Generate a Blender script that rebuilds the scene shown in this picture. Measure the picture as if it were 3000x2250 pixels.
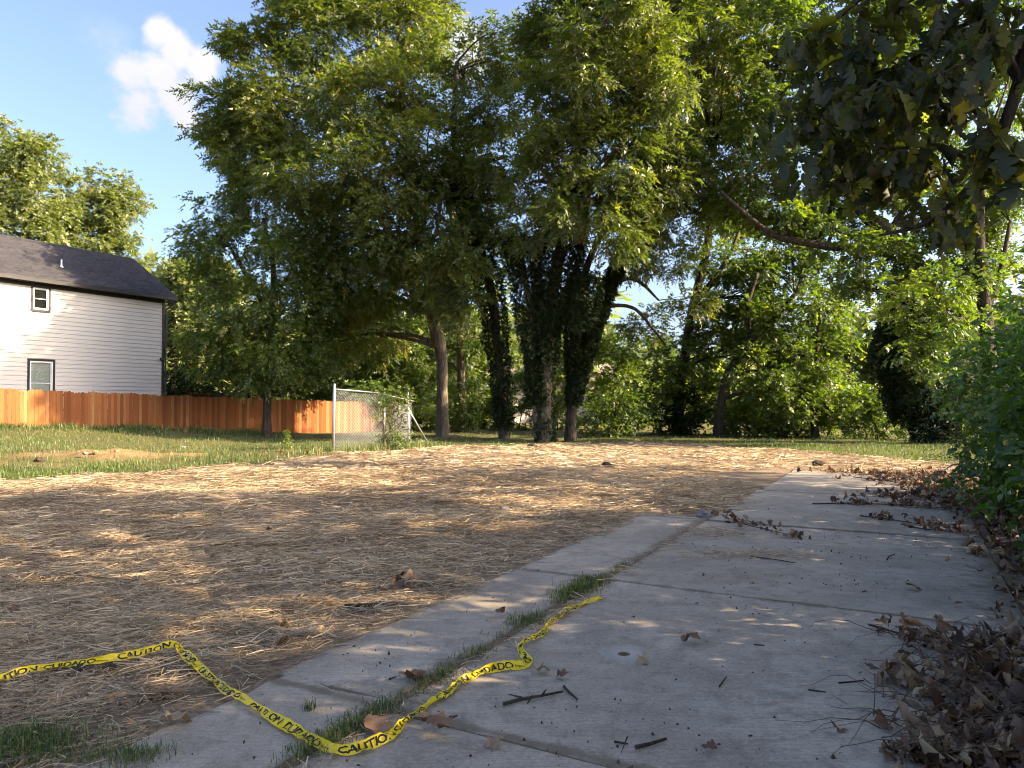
import bpy, math, random
import numpy as np

# ------------------------------------------------------------------ scene, camera, light
scene = bpy.context.scene
for o in list(bpy.data.objects):
    bpy.data.objects.remove(o)
COL = scene.collection
R = math.radians
F_PX, CX, CY = 2150.0, 1500.0, 1125.0       # focal length and centre in photo pixels
PITCH = R(1.25)
EYE = 1.6

cam_d = bpy.data.cameras.new("camera")
cam_d.sensor_width = 36.0
cam_d.lens = 36.0 * F_PX / 3000.0
cam_d.clip_start = 0.05
cam_d.clip_end = 6000.0
cam = bpy.data.objects.new("camera", cam_d)
cam.location = (0, 0, EYE)
cam.rotation_euler = (R(90) + PITCH, 0, 0)
COL.objects.link(cam)
scene.camera = cam

SUN_AZ, SUN_EL = R(-13.4), R(26.5)          # azimuth measured from +X towards +Y
SUN_DIR = np.array([math.cos(SUN_AZ) * math.cos(SUN_EL), math.sin(SUN_AZ) * math.cos(SUN_EL), math.sin(SUN_EL)])
sun_d = bpy.data.lights.new("sun", 'SUN')
sun_d.energy = 4.0
sun_d.angle = R(0.53)
sun_d.color = (1.0, 0.88, 0.70)
sun = bpy.data.objects.new("sun", sun_d)
COL.objects.link(sun)
from mathutils import Vector
sun.rotation_euler = Vector(SUN_DIR).to_track_quat('Z', 'Y').to_euler()
sun.location = (30, -8, 40)

vs = scene.view_settings
scene.display_settings.display_device = 'sRGB'
vs.view_transform = 'Standard'
vs.look = 'None'
vs.gamma = 1.0
vs.exposure = 2.3
vs.use_curve_mapping = False
vs.use_white_balance = True            # camera balanced for open shade
vs.white_balance_temperature = 8000
vs.white_balance_tint = 14
cy = scene.cycles
cy.max_bounces = 5
cy.diffuse_bounces = 3
cy.glossy_bounces = 2
cy.transmission_bounces = 4
cy.transparent_max_bounces = 6
cy.use_denoising = True
cy.use_adaptive_sampling = True
cy.adaptive_threshold = 0.02
cy.adaptive_min_samples = 16
cy.filter_width = 1.05
cy.caustics_reflective = False
cy.caustics_refractive = False
cy.sample_clamp_indirect = 6.0

# ------------------------------------------------------------------ node helpers
class NT:
    def __init__(self, tree):
        self.t = tree; self.n = tree.nodes; self.l = tree.links
    def node(self, typ, **kw):
        nd = self.n.new(typ)
        for k, v in kw.items():
            setattr(nd, k, v)
        return nd
    def put(self, sock, v):
        if isinstance(v, bpy.types.NodeSocket):
            self.l.new(v, sock)
        else:
            if isinstance(v, (tuple, list)) and len(v) == 3 and sock.type == 'RGBA':
                v = (*v, 1.0)
            sock.default_value = v
    def math(self, op, a, b=None, c=None, clamp=False):
        nd = self.node('ShaderNodeMath', operation=op, use_clamp=clamp)
        self.put(nd.inputs[0], a)
        if b is not None: self.put(nd.inputs[1], b)
        if c is not None: self.put(nd.inputs[2], c)
        return nd.outputs[0]
    def vmath(self, op, a, b=None):
        nd = self.node('ShaderNodeVectorMath', operation=op)
        self.put(nd.inputs[0], a)
        if b is not None:
            if op == 'SCALE': self.put(nd.inputs[3], b)
            else: self.put(nd.inputs[1], b)
        return nd.outputs[1] if op in ('DOT_PRODUCT', 'LENGTH', 'DISTANCE') else nd.outputs[0]
    def mix(self, fac, a, b, blend='MIX'):
        nd = self.node('ShaderNodeMix', data_type='RGBA', blend_type=blend)
        self.put(nd.inputs[0], fac); self.put(nd.inputs[6], a); self.put(nd.inputs[7], b)
        return nd.outputs[2]
    def ramp(self, fac, stops, interp='LINEAR'):
        nd = self.node('ShaderNodeValToRGB')
        cr = nd.color_ramp; cr.interpolation = interp
        while len(cr.elements) < len(stops): cr.elements.new(0.5)
        for e, (p, c) in zip(cr.elements, stops):
            e.position = p
            e.color = (c, c, c, 1) if isinstance(c, (int, float)) else (*c, 1)
        self.put(nd.inputs[0], fac)
        return nd.outputs[0]
    def noise(self, vec, scale, detail=4, rough=0.55, dist=0.0):
        nd = self.node('ShaderNodeTexNoise')
        if vec is not None: self.put(nd.inputs['Vector'], vec)
        nd.inputs['Scale'].default_value = scale
        nd.inputs['Detail'].default_value = detail
        nd.inputs['Roughness'].default_value = rough
        nd.inputs['Distortion'].default_value = dist
        return nd.outputs[0]
    def mapped(self, vec, scale=(1, 1, 1), rot=(0, 0, 0)):
        nd = self.node('ShaderNodeMapping')
        self.put(nd.inputs[0], vec)
        nd.inputs['Rotation'].default_value = rot
        nd.inputs['Scale'].default_value = scale
        return nd.outputs[0]
    def bump(self, h, strength=0.3, dist=0.02):
        nd = self.node('ShaderNodeBump')
        nd.inputs['Strength'].default_value = strength
        nd.inputs['Distance'].default_value = dist
        self.put(nd.inputs['Height'], h)
        return nd.outputs[0]

def new_mat(name):
    m = bpy.data.materials.new(name); m.use_nodes = True
    nt = NT(m.node_tree); nt.n.clear()
    out = nt.node('ShaderNodeOutputMaterial')
    return m, nt, out

def principled(nt, out, color, rough=0.8, normal=None, spec=0.3, metallic=0.0):
    p = nt.node('ShaderNodeBsdfPrincipled')
    nt.put(p.inputs['Base Color'], color); nt.put(p.inputs['Roughness'], rough)
    p.inputs['Specular IOR Level'].default_value = spec
    p.inputs['Metallic'].default_value = metallic
    if normal is not None: nt.put(p.inputs['Normal'], normal)
    nt.l.new(p.outputs[0], out.inputs[0])
    return p

# ------------------------------------------------------------------ pixel <-> place
_cp, _sp = math.cos(PITCH), math.sin(PITCH)
def ray(u, v):
    xc, yc = (u - CX) / F_PX, (CY - v) / F_PX
    return np.array([xc, _cp - yc * _sp, _sp + yc * _cp])
def W(u, v, Y):
    d = ray(u, v)
    return np.array([0, 0, EYE]) + d * (Y / d[1])

# ------------------------------------------------------------------ world: sky with a few fair-weather clouds
world = bpy.data.worlds.new("World"); scene.world = world; world.use_nodes = True
wt = NT(world.node_tree); wt.n.clear()
wout = wt.node('ShaderNodeOutputWorld')
bg = wt.node('ShaderNodeBackground')
sky = wt.node('ShaderNodeTexSky')
sky.sky_type = 'NISHITA'; sky.sun_disc = False
sky.sun_elevation = SUN_EL
sky.sun_rotation = math.pi / 2 - SUN_AZ
sky.air_density = 0.70; sky.dust_density = 4.0; sky.ozone_density = 5.0
tc = wt.node('ShaderNodeTexCoord')
dvec = wt.vmath('NORMALIZE', tc.outputs['Generated'])
def cloud(center, blobs, nscale, soft, seed):
    c = ray(*center); c = c / np.linalg.norm(c)
    rt = np.cross(c, (0, 0, 1)); rt /= np.linalg.norm(rt)
    up = np.cross(rt, c)
    fz = wt.math('MAXIMUM', wt.vmath('DOT_PRODUCT', dvec, tuple(c)), 0.05)
    gx = wt.math('DIVIDE', wt.vmath('DOT_PRODUCT', dvec, tuple(rt)), fz)
    gy = wt.math('DIVIDE', wt.vmath('DOT_PRODUCT', dvec, tuple(up)), fz)
    cmb = wt.node('ShaderNodeCombineXYZ')
    wt.put(cmb.inputs[0], gx); wt.put(cmb.inputs[1], gy); cmb.inputs[2].default_value = seed
    n1 = wt.noise(cmb.outputs[0], nscale, 6, 0.6)
    best = None
    for (u, v, r, w) in blobs:
        q = ray(u, v)
        k = q @ c
        px, py, pr = (q @ rt) / k, (q @ up) / k, r / F_PX
        dd = wt.math('SQRT', wt.math('ADD', wt.math('POWER', wt.math('SUBTRACT', gx, px), 2.0), wt.math('POWER', wt.math('SUBTRACT', gy, py), 2.0)))
        g = wt.math('MULTIPLY', wt.math('SUBTRACT', 1.0, wt.math('DIVIDE', dd, pr)), w)
        best = g if best is None else wt.math('SMOOTH_MAX', best, g, 0.12)
    dens = wt.math('ADD', best, wt.math('MULTIPLY', wt.math('SUBTRACT', n1, 0.5), 1.45))
    mr = wt.node('ShaderNodeMapRange', interpolation_type='SMOOTHSTEP')
    wt.put(mr.inputs[0], dens); mr.inputs[1].default_value = 0.0; mr.inputs[2].default_value = soft
    front = wt.math('GREATER_THAN', wt.vmath('DOT_PRODUCT', dvec, tuple(c)), 0.2)
    return wt.math('MULTIPLY', mr.outputs[0], front), gx, gy, n1
m1, gx1, gy1, n1 = cloud((490, 220), [(468, 100, 52, 1), (515, 150, 66, 1), (590, 190, 62, 1), (475, 215, 68, 1), (395, 225, 62, .8), (520, 270, 76, 1), (540, 335, 55, .8), (405, 300, 80, .6)], 24.0, 0.55, 0.3)
m2, gx2, gy2, n2 = cloud((1310, 110), [(1290, 90, 90, 1), (1360, 160, 90, 1), (1240, 160, 60, .8)], 26.0, 0.5, 2.7)
m3, gx3, gy3, n3 = cloud((300, 115), [(275, 95, 60, .62), (310, 120, 70, .6)], 30.0, 1.1, 5.1)
shade = wt.math('ADD', wt.math('MULTIPLY', gy1, 4.0), wt.math('ADD', wt.math('MULTIPLY', gx1, 2.5), wt.math('ADD', wt.math('MULTIPLY', n1, 0.7), 0.25)), clamp=True)
SKYGAIN = 1.0
ccol = wt.mix(shade, (1.25, 1.52, 2.1), (1.68, 1.87, 2.25))
skyc = wt.mix(m1, sky.outputs[0], ccol)
skyc = wt.mix(wt.math('MULTIPLY', m2, 0.9), skyc, (1.6, 1.82, 2.2))
skyc = wt.mix(wt.math('MULTIPLY', m3, 0.35), skyc, (1.5, 1.8, 2.2))
wt.put(bg.inputs[0], skyc)
bg.inputs[1].default_value = 0.115
wt.l.new(bg.outputs[0], wout.inputs[0])

# ------------------------------------------------------------------ numpy noise
def _hash(ix, iy, iz, seed):
    h = (ix.astype(np.int64) * 374761393 + iy.astype(np.int64) * 668265263 + iz.astype(np.int64) * 2147483647 + seed * 1274126177) & 0xffffffff
    h = ((h ^ (h >> 13)) * 1274126177) & 0xffffffff
    return ((h ^ (h >> 16)) & 0xffff) / 65535.0
def vnoise(x, y, z=0.0, seed=0):
    x = np.asarray(x, float); y = np.asarray(y, float); z = np.zeros_like(x) + z
    ix, iy, iz = np.floor(x), np.floor(y), np.floor(z)
    fx, fy, fz = x - ix, y - iy, z - iz
    fx = fx * fx * (3 - 2 * fx); fy = fy * fy * (3 - 2 * fy); fz = fz * fz * (3 - 2 * fz)
    r = 0
    for a in (0, 1):
        for b in (0, 1):
            for c in (0, 1):
                wgt = (fx if a else 1 - fx) * (fy if b else 1 - fy) * (fz if c else 1 - fz)
                r = r + wgt * _hash(ix + a, iy + b, iz + c, seed)
    return r
def sstep(a, b, x):
    t = np.clip((np.asarray(x, float) - a) / (b - a), 0, 1)
    return t * t * (3 - 2 * t)

# ------------------------------------------------------------------ the lie of the land
TH = R(28.2)
D = np.array([math.sin(TH), math.cos(TH)])      # along the driveway, away from the street
N = np.array([math.cos(TH), -math.sin(TH)])     # across it, to the right
def tw(x, y):
    return x * D[0] + y * D[1], x * N[0] + y * N[1]
def xy(t, w):
    return t * D[0] + w * N[0], t * D[1] + w * N[1]
SLAB_TOP = 0.025
def drive_mask(x, y, grow=0.0):
    t, w = tw(x, y)
    a = (w > -2.34 - grow) & (w < 0.75 + grow) & (t > -3) & (t < 17.6 + grow)
    b = (w > -3.25 - grow) & (w < -2.3) & (t > -3) & (t < 9.85 + grow)
    return a | b
def height(x, y):
    x = np.asarray(x, float); y = np.asarray(y, float)
    h = -0.02 * np.clip(y - 22, 0, 12.5) + 0.045 * np.clip(-x - 10.5, 0, 22)
    t, w = tw(x, y)
    near = np.maximum(sstep(0.0, 0.9, -3.3 - w), np.maximum(sstep(0.2, 1.6, w - 0.75), sstep(0, 1.5, t - 17.6)))
    near = np.where((w > -3.4) & (w < -2.3) & (t > 9.8), np.maximum(near, sstep(0.0, 0.8, t - 9.9) * sstep(0, .5, -2.35 - w)), near)
    lump = (vnoise(x * 0.9, y * 0.9, 0, 3) - .5) * 0.09 + (vnoise(x * 2.6, y * 2.6, 0, 4) - .5) * 0.05 + (vnoise(x * 6.5, y * 6.5, 0, 5) - .5) * 0.022
    far = sstep(60, 90, y)
    h = h + lump * near * (1 - far) - 0.012
    # low weedy berm along the foot of the board fence
    fx0, fy0 = -21.3, 30.5; dx, dy = 0.731, 0.682
    s = (x - fx0) * dx + (y - fy0) * dy; q = (x - fx0) * (-dy) + (y - fy0) * dx
    h = h + 0.22 * np.exp(-((q + 1.3) / 0.8) ** 2) * sstep(-6, -2, s) * (1 - sstep(9, 13, s)) * (0.6 + 0.8 * vnoise(x * .7, y * .7, 0, 9))
    # spoil heap of orange clay on the grass
    for (u, v, hh, rr) in SPOIL:
        h = h + hh * np.exp(-((x - u) ** 2 + ((y - v) * 0.8) ** 2) / rr ** 2) * (0.6 + 0.8 * vnoise(x * 3, y * 3, 0, 12))
    return h
SPOIL = [(-11.6, 20.6, 0.13, 0.9), (-10.6, 20.2, 0.12, 0.8), (-9.3, 20.9, 0.06, 0.8), (-12.9, 19.6, 0.05, 0.6), (-7.0, 22.0, 0.07, 0.9)]
def surf(x, y):
    return np.where(drive_mask(x, y), SLAB_TOP, height(x, y))
def G(u, v, fn=None):
    fn = fn or surf
    d = ray(u, v); z = 0.0
    for _ in range(7):
        k = (z - EYE) / d[2]
        p = d * k
        z = 0.5 * z + 0.5 * float(fn(np.array([p[0]]), np.array([p[1]]))[0])
    k = (z - EYE) / d[2]
    return np.array([d[0] * k, d[1] * k, z])

# ------------------------------------------------------------------ object helpers
def prop(o, label=None, cat=None, group=None, kind=None):
    if label: o["label"] = label
    if cat: o["category"] = cat
    if group: o["group"] = group
    if kind: o["kind"] = kind
    return o
def link(o, parent=None):
    COL.objects.link(o)
    if parent is not None: o.parent = parent
    return o
def empty(name, loc=(0, 0, 0), rz=0.0, parent=None):
    o = bpy.data.objects.new(name, None)
    o.location = loc; o.rotation_euler = (0, 0, rz); o.empty_display_size = 0.2
    return link(o, parent)
def mesh_from(name, verts, faces, mat=None, smooth=False):
    me = bpy.data.meshes.new(name)
    me.from_pydata([tuple(map(float, v)) for v in verts], [], faces)
    if mat: me.materials.append(mat)
    if smooth: me.polygons.foreach_set('use_smooth', [True] * len(me.polygons))
    me.update()
    return me
def obj(name, me, parent=None, loc=(0, 0, 0), rot=(0, 0, 0)):
    o = bpy.data.objects.new(name, me)
    o.location = loc; o.rotation_euler = rot
    return link(o, parent)
def poly_mesh(name, V, k, mat, tint=None, smooth=False, extra=None):
    """V: (n*k, 3) vertices of n separate k-gons; tint: (n,) face attribute."""
    V = np.ascontiguousarray(V, np.float32).reshape(-1, 3)
    nv = len(V); n = nv // k
    me = bpy.data.meshes.new(name)
    me.vertices.add(nv); me.vertices.foreach_set('co', V.ravel())
    me.loops.add(nv); me.loops.foreach_set('vertex_index', np.arange(nv, dtype=np.int32))
    me.polygons.add(n); me.polygons.foreach_set('loop_start', np.arange(0, nv, k, dtype=np.int32))
    if mat: me.materials.append(mat)
    if tint is not None:
        a = me.attributes.new('tint', 'FLOAT', 'FACE'); a.data.foreach_set('value', np.ascontiguousarray(tint, np.float32))
    me.update()
    return me
def indexed_mesh(name, V, Fc, mat, tint=None, smooth=False):
    """V (n,3); Fc (m,k) same-size faces."""
    V = np.ascontiguousarray(V, np.float32); Fc = np.ascontiguousarray(Fc, np.int32)
    m, k = Fc.shape
    me = bpy.data.meshes.new(name)
    me.vertices.add(len(V)); me.vertices.foreach_set('co', V.ravel())
    me.loops.add(m * k); me.loops.foreach_set('vertex_index', Fc.ravel())
    me.polygons.add(m); me.polygons.foreach_set('loop_start', np.arange(0, m * k, k, dtype=np.int32))
    if smooth: me.polygons.foreach_set('use_smooth', np.ones(m, bool))
    if mat: me.materials.append(mat)
    if tint is not None:
        a = me.attributes.new('tint', 'FLOAT', 'FACE'); a.data.foreach_set('value', np.ascontiguousarray(tint, np.float32))
    me.update(); me.validate()
    return me

class MB:
    """collects boxes / tubes / polygons for one mesh"""
    def __init__(self): self.v = []; self.f = []
    def box(self, x0, x1, y0, y1, z0, z1):
        b = len(self.v)
        self.v += [(x0, y0, z0), (x1, y0, z0), (x1, y1, z0), (x0, y1, z0), (x0, y0, z1), (x1, y0, z1), (x1, y1, z1), (x0, y1, z1)]
        self.f += [[b + i for i in q] for q in ((3, 2, 1, 0), (4, 5, 6, 7), (0, 1, 5, 4), (1, 2, 6, 5), (2, 3, 7, 6), (3, 0, 4, 7))]
        return self
    def tube(self, pts, rad, n=8, cap=True, rough=0.0, seed=0):
        pts = [np.array(p, float) for p in pts]; rng = random.Random(seed)
        if np.isscalar(rad): rad = [rad] * len(pts)
        b = len(self.v); ref = None
        for i, p in enumerate(pts):
            t = pts[min(i + 1, len(pts) - 1)] - pts[max(i - 1, 0)]
            t = t / (np.linalg.norm(t) + 1e-9)
            if ref is None:
                ref = np.array([1, 0, 0]) if abs(t[0]) < 0.8 else np.array([0, 1, 0])
            a = ref - t * (ref @ t); a /= np.linalg.norm(a); c = np.cross(t, a); ref = a
            for k in range(n):
                th = 2 * math.pi * k / n
                rr = rad[i] * (1 + rough * (rng.random() - .5))
                q = p + (a * math.cos(th) + c * math.sin(th)) * rr
                self.v.append(tuple(q))
        for i in range(len(pts) - 1):
            for k in range(n):
                k2 = (k + 1) % n
                self.f.append([b + i * n + k, b + i * n + k2, b + (i + 1) * n + k2, b + (i + 1) * n + k])
        if cap:
            self.f.append([b + k for k in range(n)][::-1])
            e = b + (len(pts) - 1) * n
            self.f.append([e + k for k in range(n)])
        return self
    def poly(self, pts):
        b = len(self.v); self.v += [tuple(p) for p in pts]; self.f.append(list(range(b, b + len(pts)))); return self
    def mesh(self, name, mat, smooth=False):
        return mesh_from(name, self.v, self.f, mat, smooth)
    def build(self, name, mat, parent=None, smooth=False, loc=(0, 0, 0), rot=(0, 0, 0)):
        return obj(name, self.mesh(name, mat, smooth), parent, loc, rot)

def smooth_path(pts, per=5):
    """Catmull-Rom through points of any dimension"""
    P = [np.array(p, float) for p in pts]
    P = [2 * P[0] - P[1]] + P + [2 * P[-1] - P[-2]]
    out = []
    for i in range(1, len(P) - 2):
        for k in range(per):
            s = k / per
            out.append(0.5 * ((2 * P[i]) + (-P[i - 1] + P[i + 1]) * s + (2 * P[i - 1] - 5 * P[i] + 4 * P[i + 1] - P[i + 2]) * s * s + (-P[i - 1] + 3 * P[i] - 3 * P[i + 1] + P[i + 2]) * s ** 3))
    out.append(P[-2])
    return out

# ------------------------------------------------------------------ materials
def leaf_mat(name, stops, trans=0.45, gloss=0.06, tmul=(1.15, 1.45, 0.45), under=None):
    m, nt, out = new_mat(name)
    at = nt.node('ShaderNodeAttribute', attribute_name='tint')
    col = nt.ramp(at.outputs['Fac'], stops)
    df = nt.node('ShaderNodeBsdfDiffuse')
    nt.put(df.inputs[0], nt.mix(nt.math('MULTIPLY', nt.node('ShaderNodeNewGeometry').outputs['Backfacing'], .75), col, under) if under else col)
    tr = nt.node('ShaderNodeBsdfTranslucent')
    nt.put(tr.inputs[0], nt.mix(1.0, col, tmul, 'MULTIPLY'))
    mx = nt.node('ShaderNodeMixShader'); mx.inputs[0].default_value = trans
    nt.l.new(df.outputs[0], mx.inputs[1]); nt.l.new(tr.outputs[0], mx.inputs[2])
    gl = nt.node('ShaderNodeBsdfGlossy'); gl.inputs['Roughness'].default_value = 0.5
    gl.inputs[0].default_value = (0.9, 0.95, 0.9, 1)
    m2_ = nt.node('ShaderNodeMixShader'); m2_.inputs[0].default_value = gloss
    nt.l.new(mx.outputs[0], m2_.inputs[1]); nt.l.new(gl.outputs[0], m2_.inputs[2])
    nt.l.new(m2_.outputs[0], out.inputs[0])
    return m

M = {}
M['pecan'] = leaf_mat('pecan_leaf', [(0, (.048, .068, .020)), (.35, (.090, .118, .030)), (.75, (.152, .178, .042)), (.93, (.22, .225, .048)), (1, (.34, .25, .05))], .52, .045, (1.25, 1.5, .4))
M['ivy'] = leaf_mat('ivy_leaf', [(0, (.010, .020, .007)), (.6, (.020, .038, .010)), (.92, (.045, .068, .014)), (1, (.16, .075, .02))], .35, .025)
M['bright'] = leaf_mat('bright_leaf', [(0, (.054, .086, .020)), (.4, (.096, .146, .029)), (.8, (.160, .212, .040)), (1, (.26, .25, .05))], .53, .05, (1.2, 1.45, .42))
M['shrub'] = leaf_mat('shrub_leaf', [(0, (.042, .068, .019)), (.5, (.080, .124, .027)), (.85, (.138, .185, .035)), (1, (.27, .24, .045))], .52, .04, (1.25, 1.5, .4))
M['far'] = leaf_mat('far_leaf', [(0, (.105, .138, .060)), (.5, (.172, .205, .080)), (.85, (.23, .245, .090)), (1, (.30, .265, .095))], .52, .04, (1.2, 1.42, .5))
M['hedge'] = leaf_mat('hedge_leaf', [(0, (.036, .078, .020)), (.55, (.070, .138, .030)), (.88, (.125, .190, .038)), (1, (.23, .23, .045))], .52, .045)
M['needle'] = leaf_mat('needle_leaf', [(0, (.018, .030, .016)), (.7, (.04, .06, .028)), (1, (.12, .10, .06))], .3)
M['oak'] = leaf_mat('oak_leaf', [(0, (.018, .028, .009)), (.5, (.036, .050, .011)), (.8, (.085, .098, .016)), (1, (.20, .17, .022))], .55, .03, (1.6, 1.7, .35), (.095, .088, .040))
M['grass'] = leaf_mat('grass_blade', [(0, (.035, .065, .014)), (.5, (.075, .125, .024)), (.8, (.13, .17, .04)), (1, (.30, .24, .11))], .4, .04)
M['straw'] = leaf_mat('straw', [(0, (.15, .110, .075)), (.3, (.32, .240, .158)), (.7, (.52, .400, .255)), (1, (.70, .575, .39))], .25, .03, (1.1, 1.0, .8))
M['deadleaf'] = leaf_mat('dead_leaf', [(0, (.055, .030, .022)), (.35, (.14, .072, .046)), (.7, (.26, .160, .098)), (1, (.42, .31, .19))], .18, .03, (1.2, 1.0, .7))
M['seedhead'] = leaf_mat('dry_stem', [(0, (.10, .07, .045)), (1, (.30, .22, .13))], .1, .03)

def bark(name, dark, light, vines=0.0):
    m, nt, out = new_mat(name)
    g = nt.node('ShaderNodeNewGeometry')
    p = nt.mapped(g.outputs['Position'], (9, 9, 1.6))
    n1 = nt.noise(p, 1.4, 7, .65, .6)
    n2 = nt.noise(g.outputs['Position'], 1.1, 4)
    c = nt.mix(nt.ramp(n1, [(.32, 0.0), (.62, 1.0)]), dark, light)
    c = nt.mix(nt.ramp(n2, [(.45, 0.0), (.7, .5)]), c, tuple(.6 * x + .02 for x in dark))
    principled(nt, out, c, .95, nt.bump(n1, 1.0, .05), .15)
    return m
M['bark'] = bark('bark_grey_brown', (.045, .035, .027), (.19, .155, .12))
M['bark_dark'] = bark('bark_dark', (.020, .016, .013), (.085, .068, .052))
M['bark_pale'] = bark('bark_pale', (.055, .043, .033), (.21, .17, .13))
# ------------------------------------------------------------------ foliage builders
DENS = 6.4
COUNT = {}
def unit(v):
    return v / (np.linalg.norm(v, axis=-1, keepdims=True) + 1e-9)
def sprays(P, A, rng, n=9, rach=.36, L=.15, Wd=.05, droop=.5, spread=.85, tint=None, jit=.25, tri=False):
    """pinnate sprays: P (N,3) bases, A (N,3) axes -> quads (M*4,3), tint (M)"""
    Nn = len(P)
    A = unit(A)
    up = unit(np.array([0, 0, 1.0]) + rng.normal(0, .45, (Nn, 3)))
    S = unit(np.cross(A, up)); U = unit(np.cross(S, A))
    sc = rng.uniform(.65, 1.25, (Nn, 1))
    Q = []; T = []
    if tint is None: tint = rng.random(Nn)
    for i in range(n):
        s = (i // 2 + 1) / (n // 2 + 1)
        side = 0.0 if (i == n - 1 and n % 2) else (1 if i % 2 else -1)
        b = P + A * (s * rach) * sc - np.array([0, 0, 1.0]) * (s * s * rach * droop) * sc
        d = A * (.55 if side else 1.0) + S * side * spread - np.array([0, 0, 1.0]) * droop * (.3 + .5 * s) + rng.normal(0, jit, (Nn, 3))
        d = unit(d)
        w = unit(np.cross(d, U + rng.normal(0, .35, (Nn, 3))))
        nrm = np.cross(w, d)
        l = (L * rng.uniform(.75, 1.2, (Nn, 1))) * sc; ww = Wd * sc * rng.uniform(.8, 1.15, (Nn, 1))
        m = b + d * l * .45 + nrm * l * .10
        tip = b + d * l - nrm * l * .06
        if tri:
            Q.append(np.stack([b + d * l * .12 + w * ww * .55, tip, b + d * l * .2 - w * ww * .55], 1))
        else:
            Q.append(np.stack([b, m + w * ww * .5, tip, m - w * ww * .5], 1))
        T.append(np.clip(tint + rng.normal(0, .10, Nn), 0, 1))
    return np.concatenate(Q).reshape(-1, 3), np.concatenate(T)

def sphere_dirs(n, rng):
    return unit(rng.normal(0, 1, (n, 3)))

def lobe_points(c, Rr, nclu, nspr, rng, squash=.85, sig=.30, shell=.45):
    """clumped points in one lobe -> positions, outward axes, clump tints, clump centres"""
    dr = sphere_dirs(nclu, rng)
    rr = Rr * (shell + (1 - shell) * rng.random((nclu, 1)) ** .6) * rng.uniform(.82, 1.12, (nclu, 1))
    cc = c + dr * rr * np.array([1, 1, squash])
    k = rng.integers(0, nclu, nspr)
    sg = (sig * Rr * .55 + .16)
    P = cc[k] + rng.normal(0, 1, (nspr, 3)) * sg * np.array([1, 1, .62])
    A = unit(P - c) * .8 + unit(P - cc[k]) * .6 + rng.normal(0, .35, (nspr, 3))
    ct = np.clip(rng.normal(.5, .17, nclu), 0, .93)
    return P, A, ct[k], cc

def limb_path(a, b, rng, n=5, sag=.12, wig=.05):
    a = np.array(a, float); b = np.array(b, float); L = np.linalg.norm(b - a)
    out = []
    off = np.cumsum(rng.normal(0, wig * L / math.sqrt(n), (n + 1, 3)), 0)
    for i in range(n + 1):
        s = i / n
        p = a + (b - a) * s + np.array([0, 0, 1.0]) * math.sin(math.pi * s) * L * sag
        out.append(p + off[i] * (s * (1 - s) * 3))
    return out

def tree(name, label, cat, base, trunk, lobes, mat, barkm, seed, dens=26.0, n=9, rach=.36, L=.15, Wd=.05, droop=.5,
         group=None, squash=.85, sig=.22, shell=.42, twigs=True, spread=.85, stems=(), fork=None, keep=None, yellow=.02, limb_r=.35):
    """trunk: list of (x,y,z,r) ; lobes: list of (centre, radius) in metres; stems: further trunk paths"""
    rng = np.random.default_rng(seed)
    root = empty(name, tuple(base)); base = np.array(base, float)
    prop(root, label, cat, group)
    mb = MB()
    path = smooth_path(trunk, 5)
    mb.tube([p[:3] - base for p in path], [p[3] for p in path], 12, rough=.14, seed=seed)
    allp = [p for p in path]
    for k, st in enumerate(stems):
        sp = smooth_path(st, 5)
        mb.tube([p[:3] - base for p in sp], [p[3] for p in sp], 10, rough=.14, seed=seed + k + 1)
        allp += sp
    AP = np.array(allp)
    Q, T = [], []
    for (c, Rr) in lobes:
        c = np.array(c, float)
        nclu = max(6, int(3.4 * Rr ** 2)); ns = int(DENS * dens * Rr ** 2)
        P, A, tn, cc = lobe_points(c, Rr, nclu, ns, rng, squash, sig, shell)
        if keep is not None:
            ok = keep(P); P, A, tn = P[ok], A[ok], tn[ok]
        if len(P) == 0: continue
        tn = np.where(rng.random(len(tn)) < yellow, .97, tn)
        q, t = sprays(P, A, rng, n, rach, L, Wd, droop, spread, tn, tri=True)
        Q.append(q); T.append(t)
        if twigs:
            # a limb from the nearest stem point that is not far above, then twigs to clump centres
            cost = np.linalg.norm(AP[:, :3] - c, axis=1) + 1.2 * np.clip(AP[:, 2] - c[2] + .3 * Rr, 0, None)
            a = AP[np.argmin(cost)]
            r0 = min(a[3] * .55, .035 + limb_r * .16 * Rr)
            lp = limb_path(a[:3], c, rng, 6, .08, .05)
            mb.tube([p - base for p in lp], list(np.linspace(r0, max(.018, r0 * .4), len(lp))), 6, rough=.1, seed=seed)
            for j in range(min(len(cc), 5 + int(Rr * 2))):
                i0 = int(rng.integers(2, len(lp)))
                tp = limb_path(lp[i0], cc[j], rng, 3, .05, .07)
                mb.tube([p - base for p in tp], list(np.linspace(max(.014, r0 * .33), .007, len(tp))), 4, cap=False)
    mb.build('trunk', barkm, root, smooth=True)
    if Q:
        Q = np.concatenate(Q); T = np.concatenate(T)
        obj('crown', poly_mesh('crown', Q - base, 3, mat, T), root); COUNT[name + label[:12]] = len(T)
    return root

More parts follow.
